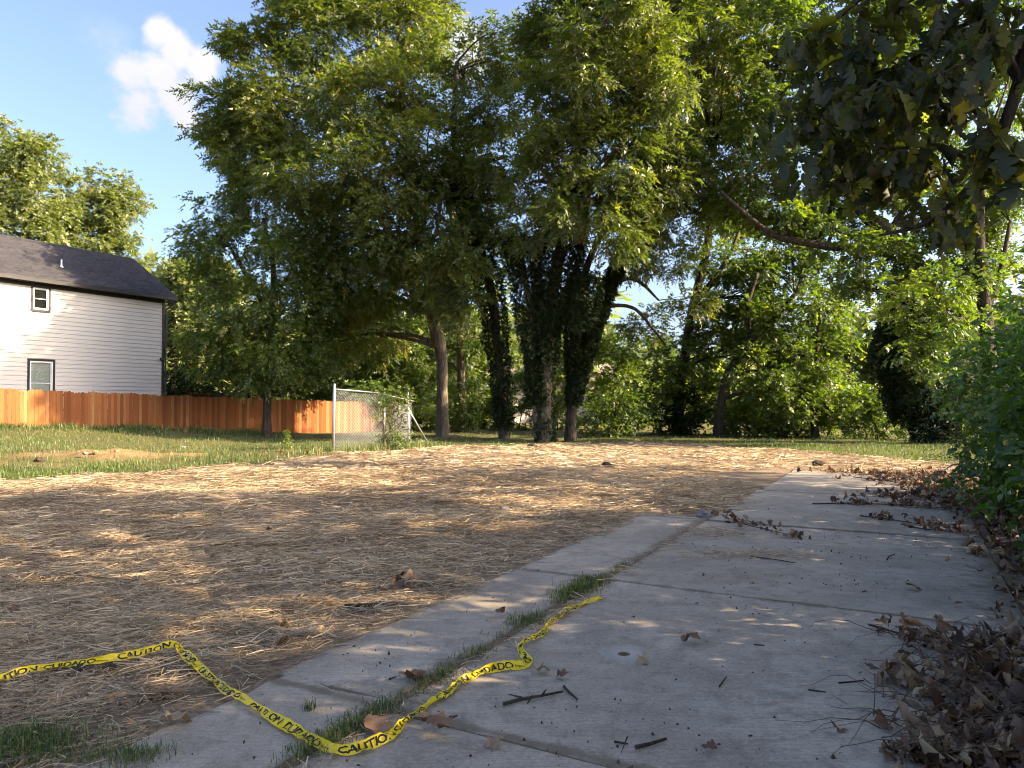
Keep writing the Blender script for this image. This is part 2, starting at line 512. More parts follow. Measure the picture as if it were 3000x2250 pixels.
def ivy_on(root, paths, seed, n, off=.35, L=.10, Wd=.085, mat=None, name='ivy'):
    """ivy leaves wrapped round stem paths [(x,y,z,r)] of a tree"""
    rng = np.random.default_rng(seed)
    base = np.array(root.location)
    Q, T = [], []
    for pth, share, offm in paths:
        sp = np.array(smooth_path(pth, 8))
        k = int(n * share * 1.6)
        s = rng.random(k) * (len(sp) - 1); i = s.astype(int); f = (s - i)[:, None]
        c = sp[i] * (1 - f) + sp[np.minimum(i + 1, len(sp) - 1)] * f
        th = rng.random(k) * 2 * math.pi
        bul = .35 + 1.1 * vnoise(c[:, 2] * 1.1 + seed, th * .9, 0, seed)
        rr = c[:, 3] + off * offm * bul * rng.random(k) ** .6
        out = np.stack([np.cos(th), np.sin(th), rng.normal(0, .3, k)], 1)
        P = c[:, :3] + out * rr[:, None]
        A = out + rng.normal(0, .5, (k, 3)) + np.array([0, 0, -.5])
        q, t = sprays(P, A, rng, 4, .14, L, Wd, .5, .9, np.clip(rng.normal(.45, .2, k), 0, 1), .45, tri=True)
        Q.append(q); T.append(t)
    Q = np.concatenate(Q); T = np.concatenate(T)
    return obj(name, poly_mesh(name, Q - base, 3, mat or M['ivy'], T), root)

def pxlobes(lst, Y):
    """(u2212, v2212, r2212, dY) -> lobes in metres"""
    k = 3000 / 2212.0
    out = []
    for (u, v, r, dy) in lst:
        y = Y + dy
        out.append((W(u * k, v * k, y), r * k * y / F_PX))
    return out
def pxpath(lst, Y):
    """(u, v, half width) photo pixels -> (x,y,z,r); optional 4th = dY"""
    out = []
    for q in lst:
        y = Y + (q[3] if len(q) > 3 else 0)
        p = W(q[0], q[1], y)
        out.append((p[0], p[1], p[2], q[2] * y / F_PX))
    return out
def on_ground(x, y):
    return (float(x), float(y), float(height(np.array([x]), np.array([y]))[0]))
def rooted(path):
    """start a stem path at the ground, with a root flare"""
    x, y, z, r = path[0]
    g = on_ground(x, y)
    return [(x, y, g[2] - .15, r * 1.5), (x, y, g[2] + .18, r * 1.15)] + [p for p in path[1:] if p[2] > g[2] + .4]
# ------------------------------------------------------------------ ground
_bx = np.array([-60, -30, -10.5, -8, -6.5, -5.2, -2.5, 0, 6.7, 8.5, 9.8, 12, 60.])
_by = np.array([8, 11, 15.1, 17.4, 19.9, 22.5, 26.9, 29.3, 30.0, 25, 21.5, 20, 19.])
def lawn_mask(x, y):
    yb = np.interp(x, _bx, _by)
    n = (vnoise(x * .6, y * .6, 0, 21) - .5) * 3.0 + (vnoise(x * 2.2, y * 2.2, 0, 22) - .5) * 1.6
    return sstep(-.8, .8, y - yb + n)
def clay_mask(x, y):
    c = 0
    for (u, v, hh, rr) in SPOIL:
        c = c + np.exp(-((x - u) ** 2 + ((y - v) * .9) ** 2) / (rr * .95) ** 2)
    c = c + .3 * sstep(.62, .74, vnoise(x * .35 + 3, y * .8, 0, 31)) * sstep(-30, -6, -np.abs(x + 10)) * (y < 27) * (x < -4) * (y > 15)
    return np.clip(c, 0, 1)
gxs = np.concatenate([-np.geomspace(2000, 30, 22), np.arange(-29.5, -12, .35), np.arange(-12, 8.5, .14), np.arange(8.5, 30, .3), np.geomspace(30.5, 2000, 22)])
gys = np.concatenate([-np.geomspace(500, 6, 10), np.arange(-5, 2.5, .5), np.arange(2.5, 11, .10), np.arange(11, 20, .16), np.arange(20, 48, .3), np.geomspace(48.5, 3000, 26)])
GX, GY = np.meshgrid(gxs, gys)
HZ = height(GX.ravel(), GY.ravel())
dm = drive_mask(GX.ravel(), GY.ravel(), -0.10)
HZ = np.where(dm, np.minimum(HZ, -.05), HZ)
V = np.stack([GX.ravel(), GY.ravel(), HZ], 1)
nx, ny = len(gxs), len(gys)
ii = np.arange(ny - 1)[:, None] * nx + np.arange(nx - 1)[None, :]
Fc = np.stack([ii, ii + 1, ii + nx + 1, ii + nx], -1).reshape(-1, 4)

m, nt, out = new_mat('soil')
gp = nt.node('ShaderNodeNewGeometry').outputs['Position']
al = nt.node('ShaderNodeAttribute', attribute_name='lawn').outputs['Fac']
ac = nt.node('ShaderNodeAttribute', attribute_name='clay').outputs['Fac']
n1 = nt.noise(gp, 1.1, 6, .6); n2 = nt.noise(gp, 22, 6, .7); n3 = nt.noise(gp, 90, 3, .7)
n4 = nt.noise(nt.mapped(gp, (14, 55, 10), (0, 0, .35)), 1.0, 4, .6, 1.2)
soil = nt.mix(nt.ramp(n1, [(.35, 0.0), (.62, 1.0)]), (.165, .124, .088), (.27, .205, .142))
soil = nt.mix(nt.ramp(n2, [(.42, 0.0), (.68, .75)]), soil, (.085, .060, .042))
soil = nt.mix(nt.math('MULTIPLY', nt.ramp(n4, [(.52, 0.0), (.66, .55)]), 1.0), soil, (.42, .32, .20))
clay = nt.mix(nt.ramp(n2, [(.35, 0.0), (.65, 1.0)]), (.16, .095, .050), (.38, .24, .125))
lawnc = nt.mix(nt.ramp(n2, [(.35, 0.0), (.7, 1.0)]), (.065, .075, .026), (.15, .125, .062))
c = nt.mix(al, soil, lawnc)
c = nt.mix(nt.math('MULTIPLY', ac, nt.ramp(n1, [(.25, .5), (.6, 1.0)])), c, clay)
hh = nt.math('ADD', nt.math('MULTIPLY', n2, .6), nt.math('ADD', nt.math('MULTIPLY', n3, .25), nt.math('MULTIPLY', n4, .35)))
principled(nt, out, c, 1.0, nt.bump(hh, .8, .035), .08)
gme = indexed_mesh('ground', V, Fc, m, smooth=True)
for nm, fn in (('lawn', lawn_mask), ('clay', clay_mask)):
    a = gme.attributes.new(nm, 'FLOAT', 'POINT'); a.data.foreach_set('value', fn(V[:, 0], V[:, 1]).astype(np.float32))
prop(obj('ground', gme), kind='structure')

# ------------------------------------------------------------------ driveway of separate concrete slabs
m, nt, out = new_mat('concrete')
tcn = nt.node('ShaderNodeNewGeometry').outputs['Position']
oi = nt.node('ShaderNodeObjectInfo').outputs['Random']
a1 = nt.noise(tcn, .9, 5, .62, .5); a2 = nt.noise(tcn, 5.5, 6, .7, .3); a3 = nt.noise(tcn, 160, 3, .8)
brush = nt.noise(nt.mapped(tcn, (3, 120, 3), (0, 0, R(28.2))), 1.0, 3, .6)
col = nt.mix(nt.ramp(a1, [(.32, 0.0), (.66, 1.0)]), (.255, .222, .178), (.475, .415, .335))
col = nt.mix(nt.ramp(a2, [(.47, 0.0), (.66, .85)]), col, (.205, .175, .135))
col = nt.mix(nt.ramp(a2, [(.22, .5), (.36, 0.0)]), col, (.54, .475, .39))
col = nt.mix(nt.ramp(brush, [(.42, 0.0), (.62, .5)]), col, (.22, .192, .155))
col = nt.mix(nt.ramp(a3, [(.58, 0.0), (.72, .6)]), col, (.085, .075, .065))
col = nt.mix(nt.ramp(a3, [(.24, .35), (.36, 0.0)]), col, (.50, .48, .43))
col = nt.mix(nt.math('MULTIPLY', oi, .22), col, (.20, .175, .145))
vor = nt.node('ShaderNodeTexVoronoi', feature='DISTANCE_TO_EDGE')
nt.put(vor.inputs['Vector'], tcn)
vor.inputs['Scale'].default_value = .42
crk = nt.math('ADD', vor.outputs[0], nt.math('MULTIPLY', nt.math('SUBTRACT', a2, .5), .10))
ck = nt.math('MULTIPLY', nt.ramp(nt.math('ABSOLUTE', crk), [(.0, 1.0), (.006, 0.0)]), nt.ramp(a1, [(.50, 0.0), (.58, 1.0)]))
col = nt.mix(nt.math('MULTIPLY', ck, .30), col, (.06, .05, .042))
a4 = nt.noise(tcn, 48, 4, .75)
col = nt.mix(nt.ramp(a4, [(.50, 0.0), (.70, .55)]), col, (.15, .125, .098))
col = nt.mix(nt.ramp(a4, [(.30, .35), (.44, 0.0)]), col, (.60, .53, .43))
tt_ = nt.vmath('DOT_PRODUCT', tcn, (D[0], D[1], 0)); ww_ = nt.vmath('DOT_PRODUCT', tcn, (N[0], N[1], 0))
near = None
for (vv_, x0_, rad) in ((ww_, -2.37, .16), (ww_, .80, .55), (ww_, -3.25, .12), (tt_, 3.05, .09), (tt_, 6.10, .10), (tt_, 9.72, .12), (tt_, 13.4, .14)):
    q_ = nt.math('SUBTRACT', 1.0, nt.math('DIVIDE', nt.math('ABSOLUTE', nt.math('SUBTRACT', vv_, x0_)), rad), clamp=True)
    near = q_ if near is None else nt.math('MAXIMUM', near, q_)
dirt = nt.math('MULTIPLY', nt.ramp(nt.math('ADD', near, nt.math('MULTIPLY', nt.math('SUBTRACT', a2, .5), 1.6)), [(.35, 0.0), (.85, .8)]), nt.math('GREATER_THAN', near, .001))
col = nt.mix(dirt, col, (.135, .105, .072))
pit_p = G(1828, 1918)
pd = nt.vmath('DISTANCE', tcn, tuple(pit_p))
pdn = nt.math('ADD', pd, nt.math('MULTIPLY', nt.math('SUBTRACT', nt.noise(tcn, 40, 3), .5), .03))
pit = nt.ramp(pdn, [(.030, 1.0), (.042, 0.0)])
halo = nt.ramp(pdn, [(.05, .5), (.20, 0.0)])
col = nt.mix(halo, col, (.42, .41, .39))
col = nt.mix(pit, col, (.085, .060, .040))
hgt = nt.math('SUBTRACT', nt.math('ADD', nt.math('MULTIPLY', a3, .35), nt.math('ADD', nt.math('MULTIPLY', a2, .6), nt.math('MULTIPLY', brush, .18))), nt.math('MULTIPLY', pit, 3.0))
principled(nt, out, col, .9, nt.bump(hgt, .55, .010), .25)
M['concrete'] = m

drv = empty('driveway'); prop(drv, kind='structure')
def slab(t0, t1, w0, w1, dz, tilt=(0, 0), rag=0.0, seed=0):
    rng = np.random.default_rng(seed)
    nt_, nw_ = max(3, int((t1 - t0) / .13)), max(3, int((w1 - w0) / .13))
    ts = np.linspace(t0, t1, nt_); ws = np.linspace(w0, w1, nw_)
    top = np.zeros((nt_, nw_, 3)); be = .012
    for i, t in enumerate(ts):
        for j, w in enumerate(ws):
            tt, ww = t, w
            if j == 0: ww += rag * (vnoise(np.array([t * 3.0]), np.array([seed + .5]), 0, 41)[0] - .3) + rag * .5 * (rng.random() - .5)
            if i == nt_ - 1 and rag: tt += rag * (rng.random() - .5)
            x, y = xy(tt, ww)
            z = SLAB_TOP + dz + tilt[0] * (t - (t0 + t1) / 2) + tilt[1] * (w - (w0 + w1) / 2) + .006 * (vnoise(np.array([x * 1.3]), np.array([y * 1.3]), 0, 43)[0] - .5)
            top[i, j] = (x, y, z)
    ring = [(0, j) for j in range(nw_)] + [(i, nw_ - 1) for i in range(1, nt_)] + [(nt_ - 1, j) for j in range(nw_ - 2, -1, -1)] + [(i, 0) for i in range(nt_ - 2, 0, -1)]
    cen = top.mean((0, 1))
    verts = []; faces = []
    inner = top.copy()
    for (i, j) in ring:          # worn arris: pull the edge in a little and drop the outer lip
        dv = cen[:2] - top[i, j, :2]; dv /= np.linalg.norm(dv)
    verts = [tuple(p) for p in inner.reshape(-1, 3)]
    for i in range(nt_ - 1):
        for j in range(nw_ - 1):
            faces.append([i * nw_ + j, i * nw_ + j + 1, (i + 1) * nw_ + j + 1, (i + 1) * nw_ + j])
    b0 = len(verts)
    def outward(i, j):
        o = np.zeros(2)
        if j == 0: o -= N
        if j == nw_ - 1: o += N
        if i == 0: o -= D
        if i == nt_ - 1: o += D
        return o / max(np.linalg.norm(o), 1e-6)
    for (i, j) in ring:
        p = top[i, j]; o = outward(i, j) * (be + .006 * rng.random())
        verts.append((p[0] + o[0], p[1] + o[1], p[2] - be - .004 * rng.random()))
    b1 = len(verts)
    for (i, j) in ring:
        p = top[i, j]; o = outward(i, j) * be
        verts.append((p[0] + o[0], p[1] + o[1], p[2] - .13))
    nr = len(ring)
    for k in range(nr):
        k2 = (k + 1) % nr
        a, b = ring[k][0] * nw_ + ring[k][1], ring[k2][0] * nw_ + ring[k2][1]
        faces.append([b, a, b0 + k, b0 + k2]); faces.append([b0 + k2, b0 + k, b1 + k, b1 + k2])
    o = obj('slab', mesh_from('slab', verts, faces, M['concrete'], False), drv)
    return o
g = .022
slab(-2.6, 3.02 - g, -2.325, .74, 0, (0, .001), .0, 1)
slab(3.02 + g, 6.10 - g, -2.325, .76, .002, (.001, .0), .0, 2)
slab(6.10 + g, 9.72 - g, -2.325, .74, -.003, (0, .001), .0, 3)
slab(9.72 + g, 13.40 - g, -2.31, .75, .003, (-.001, 0), .03, 4)
slab(13.40 + g, 17.6, -2.24, .72, -.002, (0, .001), .05, 5)
slab(-2.6, 3.14 - g * .6, -3.16, -2.415, -.006, (0, 0), .05, 6)
slab(3.14 + g * .6, 6.45 - g * .3, -3.24, -2.405, .000, (0, -.002), .05, 7)
slab(6.45 + g * .3, 9.85, -3.25, -2.352, .001, (0, 0), .05, 8)
def joint(t0, w0, t1, w1, wd, depth):
    mb = MB(); n_ = 24; rr_ = random.Random(int(t0 * 100)); L_, R_ = [], []
    dx_, dy_ = xy(t1 - t0, w1 - w0); l_ = math.hypot(dx_, dy_); px_, py_ = -dy_ / l_, dx_ / l_
    for i in range(n_ + 1):
        x, y = xy(t0 + (t1 - t0) * i / n_, w0 + (w1 - w0) * i / n_); z_ = SLAB_TOP - depth * rr_.uniform(.6, 1.3); q = wd * rr_.uniform(.85, 1.1)
        mb.v += [(x + px_ * q, y + py_ * q, z_), (x, y, z_ + .004 * rr_.random()), (x - px_ * q, y - py_ * q, z_)]
    for i in range(n_):
        b = i * 3; mb.f += [[b, b + 3, b + 4, b + 1], [b + 1, b + 4, b + 5, b + 2]]
    mb.build('joint_soil', joint_mat, drv)
m, nt, out = new_mat('joint_soil')
gp = nt.node('ShaderNodeNewGeometry').outputs['Position']; n_j = nt.noise(gp, 60, 5, .7)
principled(nt, out, nt.mix(n_j, (.085, .066, .046), (.23, .18, .12)), 1.0, nt.bump(n_j, .8, .01), .05); joint_mat = m
for tj in (3.02, 6.10, 9.72, 13.40): joint(tj, -2.33, tj, .74, .028, .012)
joint(3.14, -3.16, 3.14, -2.42, .02, .012); joint(6.45, -3.24, 6.45, -2.42, .012, .012)
joint(-2.4, -2.37, 10.0, -2.365, .045, .006)

# ------------------------------------------------------------------ house
m, nt, out = new_mat('white_siding')
gp = nt.node('ShaderNodeNewGeometry').outputs['Position']; oi = nt.node('ShaderNodeObjectInfo').outputs['Random']
n1 = nt.noise(gp, .8, 4); n2 = nt.noise(nt.mapped(gp, (2, 2, 30)), 1.0, 3)
c = nt.mix(n1, (.52, .495, .455), (.60, .575, .535)); c = nt.mix(nt.math('MULTIPLY', oi, .10), c, (.5, .5, .48))
principled(nt, out, c, .7, nt.bump(n2, .12, .004), .25); M['siding'] = m
def plain(name, col, rough=.6, spec=.3, metallic=0.0, nscale=6, var=.25, bs=.0):
    m, nt, out = new_mat(name)
    gp = nt.node('ShaderNodeNewGeometry').outputs['Position']
    n = nt.noise(gp, nscale, 5, .6)
    c = nt.mix(n, tuple(x * (1 - var) for x in col), tuple(min(1, x * (1 + var)) for x in col))
    principled(nt, out, c, rough, nt.bump(n, bs, .01) if bs else None, spec, metallic)
    return m
M['trim_black'] = plain('black_trim', (.018, .018, .020), .45, .4)
M['vinyl'] = plain('white_vinyl', (.78, .78, .78), .4, .4, var=.04)
M['shade_cloth'] = plain('pale_window_shade', (.42, .50, .46), .9, .2, var=.12)
M['room_dark'] = plain('dark_room', (.012, .014, .014), .9, .1)  # near-black colour stands for the unlit rooms behind the windows
m, nt, out = new_mat('window_glass')
gl = nt.node('ShaderNodeBsdfGlossy'); gl.inputs['Roughness'].default_value = .03
tp = nt.node('ShaderNodeBsdfTransparent'); mx = nt.node('ShaderNodeMixShader')
fr = nt.node('ShaderNodeFresnel'); fr.inputs[0].default_value = 1.5
nt.put(mx.inputs[0], nt.math('ADD', fr.outputs[0], .06)); nt.l.new(tp.outputs[0], mx.inputs[1]); nt.l.new(gl.outputs[0], mx.inputs[2])
nt.l.new(mx.outputs[0], out.inputs[0]); M['glass'] = m
m, nt, out = new_mat('roof_shingle')
gp = nt.node('ShaderNodeTexCoord').outputs['Object']
vo = nt.node('ShaderNodeTexVoronoi'); nt.put(vo.inputs['Vector'], nt.mapped(gp, (3.2, 6.5, 0))); vo.inputs['Scale'].default_value = 1.0
n1 = nt.noise(gp, .8, 4); n2 = nt.noise(gp, 30, 3, .7)
c = nt.mix(nt.math('MULTIPLY', vo.outputs['Color'], 1.0), (.022, .022, .027), (.052, .050, .056))
c = nt.mix(nt.ramp(n2, [(.45, 0.0), (.75, .6)]), c, (.085, .08, .085))
principled(nt, out, c, .9, nt.bump(n2, .3, .01), .2); M['shingle'] = m
m, nt, out = new_mat('galvanised')
gp = nt.node('ShaderNodeNewGeometry').outputs['Position']; n = nt.noise(gp, 14, 5, .7)
principled(nt, out, nt.mix(n, (.24, .25, .26), (.46, .47, .48)), .45, None, .5, .75); M['galv'] = m

HA = R(90 - 28.0)
hc = W(477, 1172, 39.5)
hz = on_ground(hc[0], hc[1])[2]
house = empty('house', (hc[0], hc[1], hz), HA)
prop(house, 'two storey house with white lap siding, black trim and dark shingle roof', 'house')
EAVE = 5.50 + EYE - hz; LEN = 13.5; DEP = 6.5; EXP_ = .2035
# windows: (x centre, z bottom, width, height, shade)
def win_at(u0, u1, v0, v1):
    # corners of the casing on the wall plane, from the photograph
    d2 = np.array([math.sin(R(28)), math.cos(R(28))])
    def hit(u, v):
        r = ray(u, v)
        # solve C + d2*s = r*k in plan
        A = np.array([[d2[0], -r[0]], [d2[1], -r[1]]]); s, k = np.linalg.solve(A, -hc[:2])
        return s, EYE + r[2] * k - hz
    a = hit(u0, v1[0]); b = hit(u1, v1[1]); c_ = hit(u0, v0[0]); d_ = hit(u1, v0[1])
    return (a[0] + b[0]) / 2, (a[1] + b[1]) / 2, b[0] - a[0], (c_[1] + d_[1]) / 2 - (a[1] + b[1]) / 2
w_up = win_at(89, 147, (834, 842), (911, 917))
w_lo = win_at(78, 159, (1050, 1054), (1172, 1172))
w_lo = (w_lo[0], w_lo[1] - .35, w_lo[2], w_lo[3] + .35)
WIN = [w_up, w_lo]
# backing wall and the other three walls (set back behind the boards)
mb = MB(); x0 = -LEN
openings = sorted(((cx - w / 2 + .09, cx + w / 2 - .09, zb + .09, zb + h - .09) for cx, zb, w, h in WIN))
mb.box(-LEN, min(o_[0] for o_ in openings), .03, .14, 0, EAVE)
mb.box(max(o_[1] for o_ in openings), -.02, .03, .14, 0, EAVE)
xa, xb = min(o_[0] for o_ in openings), max(o_[1] for o_ in openings)
zs = sorted(openings, key=lambda q: q[2])
mb.box(xa, xb, .03, .14, 0, zs[0][2]); mb.box(xa, xb, .03, .14, zs[0][3], zs[1][2]); mb.box(xa, xb, .03, .14, zs[1][3], EAVE)
for q in zs:
    if q[0] - xa > .01: mb.box(xa, q[0], .031, .139, q[2], q[3])
    if xb - q[1] > .01: mb.box(q[1], xb, .031, .139, q[2], q[3])
mb.box(-.14, -.02, .14, DEP - .14, 0, EAVE); mb.box(-LEN, -LEN + .12, .14, DEP - .14, 0, EAVE); mb.box(-LEN, -.02, DEP - .14, DEP, 0, EAVE)
mb.build('wall', M['siding'], house)
# gable end
PIT = .735; RISE = PIT * (DEP / 2)
gb = MB(); gb.v = [(-.12, 0, EAVE), (-.12, DEP, EAVE), (-.12, DEP / 2, EAVE + RISE), (-.02, 0, EAVE), (-.02, DEP, EAVE), (-.02, DEP / 2, EAVE + RISE)]
gb.f = [[0, 2, 1], [3, 4, 5], [0, 1, 4, 3], [1, 2, 5, 4], [2, 0, 3, 5]]
gb.build('gable', M['siding'], house)
# lap boards, one by one
board_cache = {}
def board(x0, x1, z):
    L_ = round(x1 - x0, 3)
    if L_ not in board_cache:
        b = MB()
        b.v = [(0, .029, 0), (L_, .029, 0), (L_, .029, EXP_ + .02), (0, .029, EXP_ + .02), (0, -.026, 0), (L_, -.026, 0), (L_, .008, EXP_ + .02), (0, .008, EXP_ + .02)]
        b.f = [[4, 5, 6, 7], [5, 4, 0, 1], [6, 5, 1, 2], [7, 6, 2, 3], [4, 7, 3, 0]]
        board_cache[L_] = b.mesh('siding_board', M['siding'])
    obj('siding_board', board_cache[L_], house, (x0, 0, z))
z = .15
while z < EAVE - .28:
    cuts = [(cx - w / 2 + .045, cx + w / 2 - .045) for cx, zb, w, h in WIN if z + EXP_ > zb + .05 and z < zb + h - .05]
    spans = [(-LEN, -.10)]
    for (a_, b_) in cuts:
        nsp = []
        for (s0, s1) in spans:
            if b_ <= s0 or a_ >= s1: nsp.append((s0, s1)); continue
            if a_ > s0: nsp.append((s0, a_))
            if b_ < s1: nsp.append((b_, s1))
        spans = nsp
    for (s0, s1) in spans: board(s0, s1, z)
    z += EXP_
# trim
MB().box(-.10, .035, -.045, .10, 0, EAVE - .02).build('corner_board', M['trim_black'], house)
MB().box(-LEN, .03, -.042, .028, EAVE - .30, EAVE + .02).build('frieze_board', M['trim_black'], house)
OV = .38; GO = .45
eave_z = EAVE - OV * PIT
MB().box(-LEN, GO, -OV - .01, -.044, EAVE - .02, EAVE + .01).build('soffit', M['trim_black'], house)
MB().box(-LEN, GO, -OV - .045, -OV - .012, EAVE - .16, EAVE + .05).build('fascia', M['trim_black'], house)
gt = MB()
for (ya, yb, za, zb) in ((-.165, -.155, .02, .15), (-.155, -.05, .02, .03), (-.17, -.15, .14, .155)):
    gt.box(-LEN, GO, -OV + ya, -OV + yb, EAVE - .15 + za, EAVE - .15 + zb)
gt.build('gutter', M['trim_black'], house)
ds = MB(); ds.tube([(GO - .12, -OV - .09, EAVE - .12), (GO - .12, -OV - .08, EAVE - .25), (.09, -.07, EAVE - .62), (.09, -.07, .15)], .045, 6)
ds.build('downspout', M['trim_black'], house)
# roof with laid shingle courses
roof = MB()
ridge_y, ridge_z = DEP / 2, EAVE + RISE + .10
ez = EAVE + .07 - 0.0; ey = -OV - .10
def roof_pt(s, side):
    y = ey + (ridge_y - ey) * s; z_ = ez + (ridge_z - ez) * s
    return (y if side == 0 else DEP - y), z_
nc = 30; sh = []
rb = MB()
for side in (0, 1):
    y0, z0 = roof_pt(0, side); y1, z1 = roof_pt(1, side)
    rb.v += [(-LEN, y0, z0 - .10), (GO, y0, z0 - .10), (GO, y1, z1 - .10), (-LEN, y1, z1 - .10), (-LEN, y0, z0 - .02), (GO, y0, z0 - .02), (GO, y1, z1 - .02), (-LEN, y1, z1 - .02)]
    b = side * 8
    rb.f += [[b + i for i in q] for q in ((3, 2, 1, 0), (4, 5, 6, 7), (0, 1, 5, 4), (1, 2, 6, 5), (2, 3, 7, 6), (3, 0, 4, 7))]
ro = rb.build('roof', M['trim_black'], house)
sm = MB(); rr_ = random.Random(4)
for side in (0, 1):
    for k in range(nc):
        y0, z0 = roof_pt(k / nc, side); y1, z1 = roof_pt((k + 1) / nc, side)
        x = -LEN - rr_.random() * .3
        while x < GO + .02:
            w_ = .28 + .12 * rr_.random(); lift = .012 + .012 * rr_.random() * (rr_.random() < .5)
            xe = min(x + w_ - .006, GO + .03); xs = max(x, -LEN)
            if xe > xs + .02:
                b = len(sm.v)
                sm.v += [(xs, y0, z0 - .018), (xe, y0, z0 - .018), (xe, y0, z0 + lift), (xs, y0, z0 + lift), (xe, y1, z1 + .003), (xs, y1, z1 + .003)]
                sm.f += ([[b, b + 1, b + 2, b + 3], [b + 3, b + 2, b + 4, b + 5]] if side == 0 else [[b + 1, b, b + 3, b + 2], [b + 2, b + 3, b + 5, b + 4]])
            x += w_
so = sm.build('shingles', M['shingle'], ro); prop(so, kind='stuff')
cap = MB()
for k in range(int((LEN + GO) / .22)):
    xs = -LEN + k * .22
    cap.v += [(xs, ridge_y - .16, ridge_z - .085), (xs + .215, ridge_y - .16, ridge_z - .085), (xs + .215, ridge_y, ridge_z + .03), (xs, ridge_y, ridge_z + .035), (xs + .215, ridge_y + .16, ridge_z - .085), (xs, ridge_y + .16, ridge_z - .085)]
    b = k * 6; cap.f += [[b, b + 1, b + 2, b + 3], [b + 3, b + 2, b + 4, b + 5]]
cap.build('ridge_cap', M['shingle'], ro)
rk = MB()
for side in (0, 1):
    y0, z0 = roof_pt(0, side); y1, z1 = roof_pt(1, side)
    b = len(rk.v)
    rk.v += [(GO - .02, y0, z0 - .22), (GO + .02, y0, z0 - .22), (GO + .02, y1, z1 - .22), (GO - .02, y1, z1 - .22), (GO - .02, y0, z0 - .025), (GO + .02, y0, z0 - .025), (GO + .02, y1, z1 - .025), (GO - .02, y1, z1 - .025)]
    rk.f += [[b + i for i in q] for q in ((3, 2, 1, 0), (4, 5, 6, 7), (0, 1, 5, 4), (1, 2, 6, 5), (2, 3, 7, 6), (3, 0, 4, 7))]
rk.build('rake_board', M['trim_black'], house)
# plumbing vent
def slope_at(u, v):
    d2 = np.array([math.sin(R(28)), math.cos(R(28))]); n2 = np.array([-math.cos(R(28)), math.sin(R(28))])
    best = None
    for s in np.linspace(.1, .95, 60):
        y, z_ = roof_pt(s, 0)
        r = ray(u, v); A = np.array([[d2[0], -r[0]], [d2[1], -r[1]]]); q = np.linalg.solve(A, -(hc[:2] + n2 * y))
        e = abs(EYE + r[2] * q[1] - hz - z_)
        if best is None or e < best[0]: best = (e, q[0], y, z_)
    return best[1:]
vx, vy, vz = slope_at(180, 780)
vent = MB().tube([(vx, vy, vz - .1), (vx, vy, vz + .33)], .035, 10)
vent.tube([(vx, vy, vz - .06), (vx, vy, vz + .04)], [.11, .045], 10)
vent.build('vent_pipe', M['vinyl'], ro)
for i, (cx, zb, w, h) in enumerate(WIN):
    wn = MB(); t_ = .10
    for (a_, b_, c_, d_) in ((cx - w / 2, cx + w / 2, zb + h - t_, zb + h), (cx - w / 2, cx + w / 2, zb, zb + t_), (cx - w / 2, cx - w / 2 + t_, zb + t_, zb + h - t_), (cx + w / 2 - t_, cx + w / 2, zb + t_, zb + h - t_)):
        wn.box(a_, b_, -.045, .03, c_, d_)
    wo = wn.build('window', M['trim_black'], house)
    fr_ = MB(); q = .055
    X0, X1, Z0, Z1 = cx - w / 2 + t_, cx + w / 2 - t_, zb + t_, zb + h - t_; zm = (Z0 + Z1) / 2
    for (a_, b_, c_, d_) in ((X0, X1, Z1 - q, Z1), (X0, X1, Z0, Z0 + q), (X0, X0 + q, Z0 + q, Z1 - q), (X1 - q, X1, Z0 + q, Z1 - q)):
        fr_.box(a_, b_, -.030, .05, c_, d_)
    fr_.build('frame', M['vinyl'], wo)
    s_ = .028
    for (za, zb_, yy) in ((zm - .02, Z1 - q, .012), (Z0 + q, zm + .02, -.004)):
        sa = MB()
        for (a_, b_, c_, d_) in ((X0 + q, X1 - q, zb_ - s_, zb_), (X0 + q, X1 - q, za, za + s_), (X0 + q, X0 + q + s_, za + s_, zb_ - s_), (X1 - q - s_, X1 - q, za + s_, zb_ - s_)):
            sa.box(a_, b_, yy, yy + .022, c_, d_)
        sa.build('sash', M['vinyl'], wo)
        MB().box(X0 + q + s_, X1 - q - s_, yy + .008, yy + .012, za + s_, zb_ - s_).build('pane', M['glass'], wo)
    MB().box(X0 + .03, X1 - .03, .085, .10, Z0 + .03, Z1 - .03).build('blind_or_dark_backing', M['shade_cloth'] if i else M['room_dark'], wo)  # lower a pale shade, upper a dark sheet painted for the unlit room
ub = win_at(0, 14, (1012, 1013), (1024, 1025))
vb = MB().box(ub[0] - .14, ub[0] + .14, -.06, -.01, ub[1], ub[1] + .24)
vb.box(ub[0] - .10, ub[0] + .10, -.075, -.06, ub[1] + .03, ub[1] + .20)
vb.build('wall_vent', plain('grey_plastic', (.42, .42, .42), .6), house)
lz = win_at(472, 478, (1043, 1043), (1056, 1056))
lb = MB().box(-.22, -.12, -.07, -.012, lz[1], lz[1] + .12); lb.tube([(-.17, -.06, lz[1] + .10), (-.20, -.16, lz[1] - .02)], [.045, .06], 8)
lb.build('flood_light', M['trim_black'], house)
